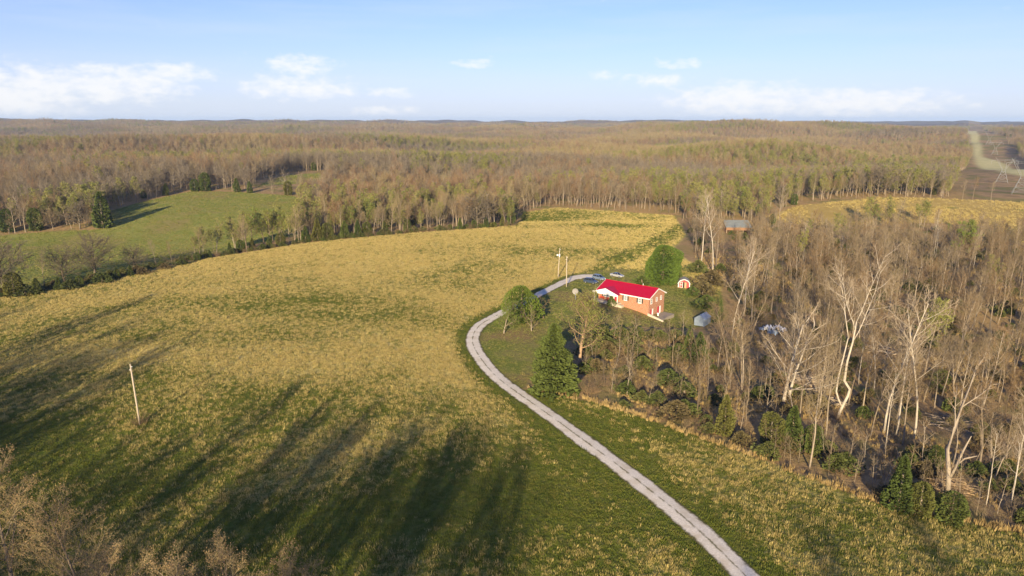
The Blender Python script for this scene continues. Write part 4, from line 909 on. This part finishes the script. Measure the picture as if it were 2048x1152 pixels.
    door(5.35, 6.25, ZF - .04, 'f', 'reddoor'); MB().box(5.05, 5.34, -.05, -.003, ZF - .04, ZF + 2.15).build('door_frame', 'white', H); MB().box(6.26, 6.45, -.05, -.003, ZF - .04, ZF + 2.15).build('door_frame', 'white', H)
    door(.9, 1.75, BZ + .05, 's', 'reddoor', 'red basement door'); door(1.80, 2.5, BZ + .05, 's', 'white', 'white basement storm door'); door(4.9, 5.9, BZ + .05, 's', 'reddoor', 'red basement door'); door(5.95, 6.7, BZ + .05, 's', 'white', 'white basement storm door')
    # patio and retaining wall
    def W(x, y, z=0): return H.matrix_basis @ Vector((x, y, z))
    pt = MB(); pt.box(Lh + .01, Lh + 3.6, -.2, D - .5, -3.4, BZ); o = pt.build('patio', 'patio'); o.location = O; o.rotation_euler = H.rotation_euler; tag(o, 'concrete patio beside the basement doors', 'patio', kind='structure')
    rw = MB(); rw.add([(Lh + .02, -.5, -3.6), (Lh + 4.8, -.5, -3.8), (Lh + 4.8, -.5, -1.7), (Lh + .02, -.5, -.5), (Lh + .02, -.22, -3.6), (Lh + 4.8, -.22, -3.8), (Lh + 4.8, -.22, -1.7), (Lh + .02, -.22, -.5)], [(0, 1, 2, 3), (7, 6, 5, 4), (3, 2, 6, 7), (1, 5, 6, 2), (0, 3, 7, 4)])
    o = rw.build('retaining_wall', 'cream'); o.location = O; o.rotation_euler = H.rotation_euler; tag(o, 'pale low retaining wall at the corner of the patio', 'wall')
    # porch furniture
    def chair(x, y, wd, lab, name, cat):
        t = thing(name, lab, cat, W(x, y, ZF - .045), H.rotation_euler.z, 'red porch furniture'); MB().box(-wd / 2, wd / 2, -.25, .25, .4, .46).build('seat', 'redwood', t); MB().box(-wd / 2, wd / 2, .25, .31, .463, 1.0).build('backrest', 'redwood', t)
        for a in (-wd / 2 + .05, wd / 2 - .05):
            for b in (-.2, .2): MB().box(a - .035, a + .035, b - .035, b + .035, 0, .398).build('leg', 'redwood', t)
    chair(1.6, -.9, 1.5, 'red slatted bench under the porch window', 'porch_bench', 'bench'); chair(4.0, -1.1, 1.2, 'red bench in the middle of the porch', 'porch_bench', 'bench'); chair(6.6, -.9, .6, 'red chair beside the front door', 'porch_chair', 'chair')
    u = MB(); prof = [(.22, 0), (.25, .08), (.16, .2), (.3, .55), (.38, .75), (.33, .78)]; n = 14
    for r, z in prof: u.v += [(r * math.cos(6.283 * k / n), r * math.sin(6.283 * k / n), z) for k in range(n)]
    for i in range(len(prof) - 1): u.f += [(i * n + k, i * n + (k + 1) % n, (i + 1) * n + (k + 1) % n, (i + 1) * n + k) for k in range(n)]
    u.f.append(tuple(range((len(prof) - 1) * n, len(prof) * n))); o = u.build('planter_urn', 'white', None, True); o.location = W(Lh + 1.0, 3.6, BZ); tag(o, 'white planter urn between the two basement doors', 'planter')
house()

# ---------------------------------------------------------------- cars
def loft(mb, st):
    k = 8
    for x, z0, z1, hw in st:
        h = z1 - z0
        mb.v += [(x, -hw * .9, z0), (x, -hw, z0 + h * .3), (x, -hw, z1 - h * .22), (x, -hw * .84, z1), (x, hw * .84, z1), (x, hw, z1 - h * .22), (x, hw, z0 + h * .3), (x, hw * .9, z0)]
    o = len(mb.v) - k * len(st)
    for i in range(len(st) - 1): mb.f += [(o + i * k + j, o + (i + 1) * k + j, o + (i + 1) * k + (j + 1) % k, o + i * k + (j + 1) % k) for j in range(k)]
    mb.f += [tuple(o + j for j in range(k)), tuple(o + (len(st) - 1) * k + j for j in reversed(range(k)))]; return mb
def car(rear, front, kind, paint, label):
    a, b = P(*rear), P(*front); d = (b - a).normalized(); c = (a + b) / 2; c.z = hz(c.x, c.y) + .02
    t = thing('parked_car', label, 'car', c, math.atan2(d.y, d.x), 'cars parked beside the house')
    s = 1.0
    if kind == 'sedan':
        body = [(-2.35, .38, .85, .78), (-2.28, .30, .95, .84), (-1.5, .28, 1.0, .88), (0, .26, .96, .9), (1.0, .26, .93, .9), (1.9, .28, .86, .86), (2.3, .34, .74, .78)]
        cab = [(-1.75, .97, .99, .74), (-1.05, .96, 1.38, .66), (-.1, .95, 1.44, .66), (.35, .94, 1.40, .66), (1.15, .92, .95, .74)]; roof = [(-1.0, 1.36, 1.405, .60), (-.1, 1.42, 1.465, .61), (.33, 1.38, 1.425, .60)]
    else:
        body = [(-2.3, .42, 1.0, .82), (-2.25, .34, 1.08, .88), (-1.2, .30, 1.1, .92), (0, .28, 1.08, .93), (1.0, .28, 1.06, .93), (1.85, .30, 1.0, .90), (2.28, .38, .86, .82)]
        cab = [(-2.18, 1.08, 1.10, .78), (-1.85, 1.07, 1.62, .70), (-.5, 1.06, 1.70, .71), (.35, 1.05, 1.64, .70), (1.2, 1.03, 1.06, .78)]; roof = [(-1.9, 1.58, 1.635, .66), (-.5, 1.68, 1.735, .67), (.33, 1.62, 1.675, .65)]
    bo = loft(MB(), body).build('body', paint, t); loft(MB(), cab).build('window_glass', 'carglass', t); loft(MB(), roof).build('roof', paint if kind != 'sedan' else 'carglass', t)
    zr = cab[2][2]; zb = cab[2][1]
    for x0, x1 in ((cab[0][0] + .1, cab[1][0]), (-.35, -.35), (cab[4][0] - .1, cab[3][0])):
        for sd in (-1, 1): MB().tube([Vector((x0, sd * .80 * (.95 if kind == 'sedan' else 1), zb)), Vector((x1, sd * .68, zr - .05))], [.045, .04], 5).build('pillar', paint, t)
    wr = .31 if kind == 'sedan' else .36
    for x in (-1.38, 1.38):
        for sd in (-1, 1):
            y = sd * (body[3][3] - .1); w = MB().tube([Vector((x, y - .11, wr - .02)), Vector((x, y + .11, wr - .02))], [wr, wr], 14).build('wheel', 'tyre', t)
            MB().tube([Vector((x, y + sd * .10, wr - .02)), Vector((x, y + sd * .125, wr - .02))], [wr * .62, wr * .55], 12).build('rim', 'rim', w)
    for sd in (-1, 1):
        xf = body[-1][0]; MB().box(xf - .1, xf + .03, sd * .62 - .16, sd * .62 + .16, body[-1][2] - .26, body[-1][2] - .06).build('headlight', 'lamp', t)
        xr = body[0][0]; MB().box(xr - .03, xr + .1, sd * .66 - .1, sd * .66 + .1, body[0][2] - .3, body[0][2] - .05).build('taillight', 'tail', t)
        MB().box(.72, .9, sd * (body[3][3] + .02), sd * (body[3][3] + .18), zb - .02, zb + .12).build('mirror', paint, t) if sd > 0 else MB().box(.72, .9, -(body[3][3] + .18), -(body[3][3] + .02), zb - .02, zb + .12).build('mirror', paint, t)
    MB().box(body[-1][0] - .02, body[-1][0] + .05, -.7, .7, .36, .52).build('bumper', paint, t)
car((1173, 565), (1190, 568), 'suv', 'paint_navy', 'dark navy car parked nearest the gravel driveway end')
car((1188, 557), (1207, 562), 'suv', 'paint_steel', 'steel blue car parked between the navy car and the roof')
car((1225, 552), (1243, 556), 'sedan', 'paint_silver', 'silver sedan with dark top parked on the grass behind the house')

# ---------------------------------------------------------------- poles
def pole(base, h, label, lean=0, lamp=False, extra=True):
    t = thing('utility_pole', label, 'utility pole', base); pts = [Vector((lean * h * k, 0, h * k - (.6 if k == 0 else 0))) for k in (0, .33, .66, 1)]
    MB().tube(pts, [.17, .155, .14, .12], 10).build('pole', 'wood', t, True)
    top = pts[-1]
    m = MB().tube([top + Vector((.1, 0, -.5)), top + Vector((.3, 0, -.5))], [.05, .05], 8); m.build('insulator', 'white', t)
    MB().tube([top + Vector((-.1, 0, -1.1)), top + Vector((-.3, 0, -1.1))], [.05, .05], 8).build('insulator', 'white', t)
    if lamp:
        z = h * .76; MB().tube([Vector((lean * z - .1, 0, z)), Vector((lean * z - .5, -.15, z + .15))], [.04, .03], 6).build('lamp_arm', 'metal', t)
        m = MB(); n = 12
        for r, dz in ((.10, .34), (.28, .25), (.32, .05), (.22, -.12), (.1, -.2)): m.v += [(lean * z - .62 + r * math.cos(6.283 * k / n), -.18 + r * math.sin(6.283 * k / n), z + dz) for k in range(n)]
        for i in range(4): m.f += [(i * n + k, (i + 1) * n + k, (i + 1) * n + (k + 1) % n, i * n + (k + 1) % n) for k in range(n)]
        m.f += [tuple(range(n)), tuple(reversed(range(4 * n, 5 * n)))]; m.build('lamp', 'lamp', t, True)
        MB().tube([Vector((lean * z, -.3, z - .5)), Vector((lean * z, -.3, z + .5))], [.22, .22], 10).build('transformer', 'lamp', t, True)
    return t, base + top
b0 = P(280, 850); p0, w0 = pole(b0, tall(b0, 728), 'lone weathered utility pole standing in the foreground field', -.02)
b1 = P(1116, 556); p1, w1 = pole(b1, tall(b1, 496), 'utility pole with white lamp and transformer left of the parked cars', .045, True)
b2 = P(1133, 574); p2, w2 = pole(b2, tall(b2, 512), 'plain utility pole standing beside the gravel driveway', -.01)
def wire(a, b, sag, label):
    pts = [a.lerp(b, k / 24) - Vector((0, 0, sag * 4 * (k / 24) * (1 - k / 24))) for k in range(25)]; pts = [p - Vector((0, 0, .45)) for p in pts]
    o = MB().tube(pts, [.02] * 25, 4).build('overhead_wire', 'shutter'); tag(o, label, 'wire')
wire(w0, w2, 3.0, 'thin overhead wire from the lone field pole to the plain pole by the driveway'); wire(w2, w1, .3, 'short overhead wire between the two poles near the cars')
o = brush_mesh(55, 60, 2.2, 2.6, 'brush'); bo = bpy.data.objects.new('scrub', o); COL.objects.link(bo); bo.location = b0; tag(bo, 'brown scrub around the foot of the lone field pole', 'scrub', kind='stuff')

def dish():
    b = P(1151, 600); t = thing('satellite_dish', 'pale round dish on a post left of the porch', 'satellite dish', b, R(-20)); MB().tube([Vector((0, 0, -.2)), Vector((0, 0, 2.2))], [.05, .05], 8).build('post', 'metal', t)
    m = MB(); n = 18
    for r, dy in ((.05, 0), (.5, -.08), (.9, -.28)): m.v += [(r * math.cos(6.283 * k / n), dy - .1, 2.6 + r * math.sin(6.283 * k / n)) for k in range(n)]
    for i in range(2): m.f += [(i * n + k, (i + 1) * n + k, (i + 1) * n + (k + 1) % n, i * n + (k + 1) % n) for k in range(n)]
    m.f.append(tuple(range(n))); m.build('reflector', 'greyroof', t, True); MB().tube([Vector((0, -.12, 2.0)), Vector((0, -.9, 2.5))], [.03, .03], 6).build('feed_arm', 'metal', t)
dish()

# ---------------------------------------------------------------- sheds
def red_shed():
    b = P(1356, 574.5); c = P(1378, 577); d = (c - b); rz = math.atan2(d.y, d.x); w = 3.6; dp = 4.0; b.z = hz(b.x + 1, b.y + 1) - .1
    t = thing('red_shed', 'small red shed with grey barn roof and open doorway behind the house', 'shed', b, rz)
    prof = [(0, 0), (0, 1.45), (.55, 2.25), (w / 2, 2.75), (w - .55, 2.25), (w, 1.45), (w, 0)]
    for y0, y1 in ((0, .08), (dp - .08, dp)):
        m = MB(); m.add([(x, y0, z) for x, z in prof] + [(x, y1, z) for x, z in prof], [tuple(range(7))[::1], tuple(range(13, 6, -1))] + [(i, (i + 1) % 7, (i + 1) % 7 + 7, i + 7) for i in range(7)]); m.build('wall', 'redsiding', t)
    MB().box(0, .08, .085, dp - .085, 0, 1.45).build('wall', 'redsiding', t); MB().box(w - .08, w, .085, dp - .085, 0, 1.45).build('wall', 'redsiding', t)
    m = MB(); rp = [(-.12, 1.38), (.5, 2.32), (w / 2, 2.86), (w - .5, 2.32), (w + .12, 1.38)]
    for i in range(4):
        (x0, z0), (x1, z1) = rp[i], rp[i + 1]; m.add([(x0, -.12, z0), (x1, -.12, z1), (x1, dp + .12, z1), (x0, dp + .12, z0), (x0, -.12, z0 + .06), (x1, -.12, z1 + .06), (x1, dp + .12, z1 + .06), (x0, dp + .12, z0 + .06)], [(0, 3, 2, 1), (4, 5, 6, 7), (0, 1, 5, 4), (2, 3, 7, 6), (1, 2, 6, 5), (3, 0, 4, 7)])
    m.build('roof', 'greyroof', t)
    for i in range(4):
        (x0, z0), (x1, z1) = rp[i], rp[i + 1]; MB().tube([Vector((x0, -.15, z0 - .02)), Vector((x1, -.15, z1 - .02))], [.13, .13], 4).build('trim_board', 'white', t)
    for x in (.02, w - .1): MB().box(x - .05, x + .15, -.06, -.003, 0, 1.4).build('trim_board', 'white', t)
    MB().box(1.45, 1.95, -.04, -.004, .02, 1.9).build('doorway', 'dark', t)  # panel on the solid wall, the unlit interior painted in its colour
    dd = MB().box(.55, 1.4, -.08, -.004, .02, 1.95).build('door', 'redsiding', t)
    for z in (.02, .95, 1.85): MB().box(.55, 1.4, -.12, -.081, z, z + .1).build('batten', 'white', dd)
    for x in (.55, 1.3): MB().box(x, x + .1, -.13, -.082, .12, 1.85).build('batten', 'white', dd)
    m = MB(); m.add([(1.96, -.05, .02), (2.55, -.55, .02), (2.55, -.55, 1.9), (1.96, -.05, 1.9), (1.98, .0, .02), (2.58, -.5, .02), (2.58, -.5, 1.9), (1.98, .0, 1.9)], [(0, 1, 2, 3), (7, 6, 5, 4), (1, 5, 6, 2), (3, 2, 6, 7)]); m.build('open_door', 'timber', t)
red_shed()
def metal_shed():
    b = P(1388, 650); rz = R(-38); w, dp = 2.9, 4.2; t = thing('metal_shed', 'blue-grey metal shed with gable front at the wood edge', 'shed', (b.x, b.y, b.z - .1), rz)
    prof = [(0, 0), (0, 2.1), (w / 2, 3.1), (w, 2.1), (w, 0)]
    for y0, y1 in ((0, .06), (dp - .06, dp)):
        m = MB(); m.add([(x, y0, z) for x, z in prof] + [(x, y1, z) for x, z in prof], [tuple(range(5)), tuple(range(9, 4, -1))] + [(i, (i + 1) % 5, (i + 1) % 5 + 5, i + 5) for i in range(5)]); m.build('wall', 'metal', t)
    for x0 in (0, w - .06): MB().box(x0, x0 + .06, .063, dp - .063, 0, 2.1).build('wall', 'metal', t)
    for a in (-1, 1):
        m = MB(); xe = w / 2 + a * (w / 2 + .15); m.add([(xe, -.15, 2.03), (w / 2, -.15, 3.13), (w / 2, dp + .15, 3.13), (xe, dp + .15, 2.03), (xe, -.15, 2.09), (w / 2, -.15, 3.19), (w / 2, dp + .15, 3.19), (xe, dp + .15, 2.09)], [(0, 3, 2, 1), (4, 5, 6, 7), (0, 1, 5, 4), (2, 3, 7, 6), (3, 0, 4, 7)]); m.build('roof', 'metal', t)
    for i in range(9):
        z = .12 + i * .32; hw = w / 2 if z < 2.1 else w / 2 * (3.1 - z) / 1.0
        if hw > .15: MB().box(w / 2 - hw + .02, w / 2 + hw - .02, -.03, -.002, z, z + .05).build('siding_rib', 'metal', t)
metal_shed()
def barn():
    b = P(1452, 466); rz = R(-4); t = thing('field_barn', 'low grey metal-roofed barn half hidden in the wood by the far field', 'barn', (b.x, b.y, b.z - .2), rz); w, dp = 11.5, 7
    for i in range(6):
        m = MB(); x0 = -.3 + i * 2.0; x1 = x0 + 1.97; z0, z1 = 2.9, 5.4; m.add([(x0, -.4, z0), (x1, -.4, z0), (x1, dp, z1), (x0, dp, z1), (x0, -.4, z0 + .06), (x1, -.4, z0 + .06), (x1, dp, z1 + .06), (x0, dp, z1 + .06)], [(0, 3, 2, 1), (4, 5, 6, 7), (0, 1, 5, 4), (2, 3, 7, 6), (1, 2, 6, 5), (3, 0, 4, 7)]); m.build('roof_sheet', 'barnroof', t)
    MB().box(0, w - .4, -.1, -.02, 1.5, 2.85).build('front_boarding', 'rust', t)
    MB().box(0, w - .4, dp - .2, dp - .1, 0, 5.2).build('wall', 'rust', t); MB().box(0, .1, 0, dp - .21, 0, 2.9).build('wall', 'rust', t); MB().box(w - .5, w - .4, 0, dp - .21, 0, 2.9).build('wall', 'rust', t)
    for i in range(5): MB().box(.15 + i * 2.55, .35 + i * 2.55, -.015, .2, 0, 2.85).build('post', 'deadwood', t)
    TAKEN.append((b.x + 5, b.y + 3))
barn()

# ---------------------------------------------------------------- pylons
def pylon_parts(t, h):
    W0, zw, zt = 4.6, h * .5, h * .86; ww = 1.0
    def bar(a, b, r=.16): return MB().tube([Vector(a), Vector(b)], [r, r], 4)
    for sx in (-1, 1):
        for sy in (-1, 1): bar((sx * W0, sy * W0, -.3), (sx * ww, sy * ww, zw), .11).build('leg', 'steel', t)
    lv = [.12, .4, .68, .9]
    for i, f in enumerate(lv):
        r = W0 + (ww - W0) * f; z = zw * f; m = MB()
        for a, b in (((-1, -1), (1, -1)), ((1, -1), (1, 1)), ((1, 1), (-1, 1)), ((-1, 1), (-1, -1))):
            m.tube([Vector((a[0] * r, a[1] * r, z)), Vector((b[0] * r, b[1] * r, z))], [.055, .055], 4)
            if i + 1 < len(lv): r2 = W0 + (ww - W0) * lv[i + 1]; m.tube([Vector((a[0] * r, a[1] * r, z)), Vector((b[0] * r2, b[1] * r2, zw * lv[i + 1]))], [.045, .045], 4); m.tube([Vector((b[0] * r, b[1] * r, z)), Vector((a[0] * r2, a[1] * r2, zw * lv[i + 1]))], [.045, .045], 4)
        m.build('bracing', 'steel', t)
    for sx in (-1, 1):
        m = MB(); m.tube([Vector((sx * ww, -.7, zw)), Vector((sx * 5.6, 0, zt))], [.09, .08], 4); m.tube([Vector((sx * .3, .7, zw)), Vector((sx * 4.4, 0, zt))], [.08, .07], 4)
        for k in range(5): f0, f1 = k / 5, (k + 1) / 5; m.tube([Vector((sx * (ww + (5.6 - ww) * f0), -.7 * (1 - f0), zw + (zt - zw) * f0)), Vector((sx * (.3 + 4.1 * f1), .7 * (1 - f1), zw + (zt - zw) * f1))], [.04, .04], 4)
        m.build('fork', 'steel', t)
        bar((sx * 5.0, 0, zt), (sx * 7.2, 0, h), .11).build('earth_wire_peak', 'steel', t)
        bar((sx * 9.4, 0, zt + .1), (sx * 9.4, 0, zt - 3.0), .09).build('insulator', 'steel', t)
    bar((0, 0, zt - .0), (0, 0, zt - 2.8), .09).build('insulator', 'steel', t)
    m = MB(); m.tube([Vector((-9.6, 0, zt + .1)), Vector((9.6, 0, zt + .1))], [.08, .08], 4); m.tube([Vector((-9.6, 0, zt + .1)), Vector((-4, 0, zt + 1.3)), Vector((4, 0, zt + 1.3)), Vector((9.6, 0, zt + .1))], [.06] * 4, 4)
    for k in range(-5, 6): m.tube([Vector((k * 1.7 - .8, 0, zt + .1)), Vector((k * 1.7, 0, zt + 1.1 - max(0, abs(k) - 2) * .25))], [.04, .04], 4)
    m.build('crossarm', 'steel', t)
def pylons():
    for px, py, lab in ((2003, 366, 'lattice transmission tower on the left line, nearest of its line'), (2040, 389, 'lattice transmission tower cut by the right frame edge, nearest of all'), (1989, 310, 'second lattice transmission tower along the clearing'), (1977, 290, 'far small lattice transmission tower in the clearing')):
        b = P(px, py); t = thing('transmission_tower', lab, 'transmission tower', b, -RA, 'transmission towers in the clearing'); pylon_parts(t, 22)
pylons()

# ---------------------------------------------------------------- heaps, logs and stones
def heap(px, py, w, h, n, label, name, mat, seed, rad=(.05, .14), ln=(2, 6), fan=None):
    b = P(px, py); rng = random.Random(seed); m = MB()
    for i in range(n):
        a = rng.uniform(0, 6.283) if fan is None else rng.gauss(fan, .45); L_ = rng.uniform(*ln); r0 = rng.random() ** .6; c = rng.uniform(0, 6.283)
        p = Vector((math.cos(c) * w * .5 * r0, math.sin(c) * w * .4 * r0, 0)); z = hz(b.x + p.x, b.y + p.y) - b.z + h * (1 - r0) * rng.random() + .08
        sx_, sy_ = b.x + p.x, b.y + p.y; d = Vector((math.cos(a), math.sin(a), (hz(sx_ + math.cos(a), sy_ + math.sin(a)) - hz(sx_ - math.cos(a), sy_ - math.sin(a))) / 2 + rng.gauss(0, .07))); p.z = z; r = rng.uniform(*rad); mid = p + d * L_ * .5 + Vector((0, 0, rng.gauss(0, .12)))
        m.tube([p - d * L_ * .5, mid, p + d * L_ * .6], [r, r * .8, r * .3], 5)
    o = m.build(name, mat, None, True, b); tag(o, label, 'brush pile', kind='stuff')
heap(1610, 762, 9, 1.3, 90, 'pale fanned brush pile behind the sycamore', 'brush_pile', 'deadwood', 1, (.04, .12), (3, 7), 2.7)
heap(1640, 800, 7, 1.0, 60, 'grey brush pile between the sycamore and the crooked tree', 'brush_pile', 'deadwood', 2, (.03, .1), (2, 5), 2.2)
heap(1668, 806, 4, 1.2, 14, 'dark log heap at the foot of the crooked tree', 'log_pile', 'bark', 3, (.12, .22), (2, 4))
heap(1910, 850, 10, 1.2, 80, 'tangled fallen branches behind the leaning tree', 'brush_pile', 'deadwood', 4, (.03, .1), (2, 6))
heap(1905, 975, 5, 1.6, 70, 'orange-brown broken crown at the foot of the leaning tree', 'brush_pile', 'timber', 5, (.02, .06), (2, 5), -.6)
heap(1750, 700, 12, .4, 26, 'scattered fallen logs on the slope of the wood', 'fallen_logs', 'deadwood', 6, (.08, .16), (3, 7))
heap(1420, 537, 8, .3, 14, 'fallen branches beside the thick pale trunk', 'fallen_branches', 'deadwood', 7, (.05, .1), (2, 5))
heap(1478, 646, 3.4, .5, 16, 'low grey log heap left of the white heap', 'log_pile', 'deadwood', 8, (.08, .14), (1.5, 3.4), .2)
def junk():
    b = P(1546, 664); t = thing('junk_heap', 'heap of crumpled white sheeting in the wood', 'junk heap', b); t.scale = (1.5, 1.5, 1.7); rng = random.Random(4)
    for k in range(7):
        m = MB(); n = 6; w = rng.uniform(1.2, 2.0); a = rng.uniform(0, 3.1); cx, cy = rng.uniform(-1.5, 1.5), rng.uniform(-.9, .9)
        for i in range(n + 1):
            for j in range(n + 1):
                u, v = (i / n - .5) * w, (j / n - .5) * w * .8; m.v.append((cx + u * math.cos(a) - v * math.sin(a), cy + u * math.sin(a) + v * math.cos(a), .35 + .35 * (k % 3) + .35 * math.sin(i * 1.7 + k) * math.cos(j * 1.3 + k * 2) + rng.uniform(-.1, .1) - .2 * (u * u + v * v)))
        for i in range(n):
            for j in range(n): q = i * (n + 1) + j; m.f.append((q, q + 1, q + n + 2, q + n + 1))
        o = m.build('sheet', 'tarp' if k % 3 else 'metal', t); md = o.modifiers.new('thick', 'SOLIDIFY'); md.thickness = .04
junk()
def stone(px, py, s, lab, seed):
    rng = random.Random(seed); b = P(px, py); m = MB(); n = 9; rows = 6
    for i in range(rows + 1):
        ph = math.pi * i / rows
        for j in range(n): r = s * rng.uniform(.8, 1.15); m.v.append((r * math.sin(ph) * math.cos(6.283 * j / n) * 1.3, r * math.sin(ph) * math.sin(6.283 * j / n), r * .7 * math.cos(ph) + s * .35))
    for i in range(rows): m.f += [(i * n + j, (i + 1) * n + j, (i + 1) * n + (j + 1) % n, i * n + (j + 1) % n) for j in range(n)]
    o = m.build('pale_stone', 'stone', None, False, b); tag(o, lab, 'stone')
stone(1392, 529, .75, 'larger pale stone left of the thick pale trunk', 1); stone(1378, 532, .4, 'small pale stone further left of the thick trunk', 2)

# ---------------------------------------------------------------- labels that single out the many alike trees
ORD = ['', 'second ', 'third ', 'fourth ', 'fifth ', 'sixth ', 'seventh ']
NUM = ['leftmost', 'second from left', 'third from left', 'fourth from left', 'fifth from left', 'sixth from left', 'seventh from left', 'eighth from left', 'ninth from left', 'tenth from left']
def row_labels():
    g = {}
    for o in bpy.data.objects:
        if o.get('group') and o.get('category') and o.parent is None: g.setdefault(o['group'], []).append(o)
    for gname, noun in (('hedgerow cedars', 'dark green cedar in the field hedge'), ('far field edge cedars', 'dark green cedar at the far field edge'), ('front row trees left behind the field', 'bare tree in the row left behind the golden field'),
                        ('front row trees at the far end of the field', 'slim bare tree in the row behind the far field end'), ('trees behind the right-hand field', 'slim bare tree behind the right-hand golden field'),
                        ('hedgerow shrubs', 'low shrub in the field hedge'), ('thicket shrubs beside the red shed', 'green shrub between red shed and wood')):
        l = sorted([o for o in g[gname]], key=lambda o: topx(o.location)[0]); n = len(l)
        for i, o in enumerate(l): o['label'] = noun + ', ' + (NUM[i] if i < min(10, (n + 1) // 2) else 'rightmost' if i == n - 1 else NUM[n - 1 - i].replace('left', 'right') if n - 1 - i < 10 else 'mid-row')
    def marks(l): return [(nm, P(*q)) for nm, q in l]
    WOODM = marks([('the white sycamore', (1566, 812)), ('the crooked S-bent tree', (1678, 837)), ('the broken leaning tree', (1896, 992)), ('the bright pointed cedar', (1795, 1020)), ('the white sheeting heap', (1546, 664)), ('the grey metal shed', (1402, 650)), ('the thick trunk behind the red shed', (1402, 534)),
                   ('the yellow-green tree in mid wood', (1845, 760)), ('the yellow-green tree below the field', (1905, 560)), ('the metal-roofed barn', (1470, 462)), ('the right frame edge at field height', (2040, 1040)), ('the clearing at the right frame edge', (2035, 640)), ('the left tip of the right-hand field', (1560, 452)), ('the mid edge of the right-hand field', (1750, 455)), ('the curved pale trunk by the heap', (1487, 632))])
    SAPM = marks([('the big old tan-trunked tree', (1158, 737)), ('the slim cedar left of the sycamore', (1448, 868)), ('the dark cedar below the grey shed', (1398, 720)), ('the driveway evergreen', (1106, 782)), ('the patio corner', (1330, 660)), ('the sycamore foot', (1566, 830)), ('the bright pointed cedar', (1795, 1020)), ('the lower right frame corner', (2030, 1050)), ('the low cedar right of the sycamore', (1624, 905)), ('the rounded lower right cedar', (1868, 935))])
    for gname, noun, mk, top in (('bare trees in the far right-hand wood', 'bare tree', WOODM, 7), ('bare trunks in the near right-hand wood', 'bare grey trunk', WOODM, 7), ('saplings below the house', 'thin sapling', SAPM, 7), ('saplings at the lower wood edge', 'thin edge sapling', SAPM, 7), ('thicket shrubs below the house', 'green thicket shrub', SAPM, 5)):
        by = {}
        for o in g[gname]:
            nm, q = min(mk, key=lambda m: (m[1] - o.location).length); by.setdefault(nm, []).append(((q - o.location).length, o))
        for nm, l in by.items():
            l.sort(key=lambda t: t[0])
            for i, (d_, o) in enumerate(l): o['label'] = '%s standing %snearest to %s' % (noun, ORD[i], nm) if i < top else '%s in the outer ring around %s' % (noun, nm)
row_labels()

# ---------------------------------------------------------------- haze
def haze():
    m = bpy.data.materials.new('haze'); m.use_nodes = True; nt = m.node_tree; nt.nodes.remove(nt.nodes['Principled BSDF'])
    v = nt.nodes.new('ShaderNodeVolumePrincipled'); v.inputs['Color'].default_value = (.48, .68, 1, 1); v.inputs['Density'].default_value = HAZE; v.inputs['Anisotropy'].default_value = 0.0
    nt.links.new(v.outputs[0], nt.nodes['Material Output'].inputs['Volume'])
    o = MB().box(-13300, 13300, -13300, 13300, -60, 110).build('haze', m); o['kind'] = 'stuff'
HAZE = 6.5e-5
haze()
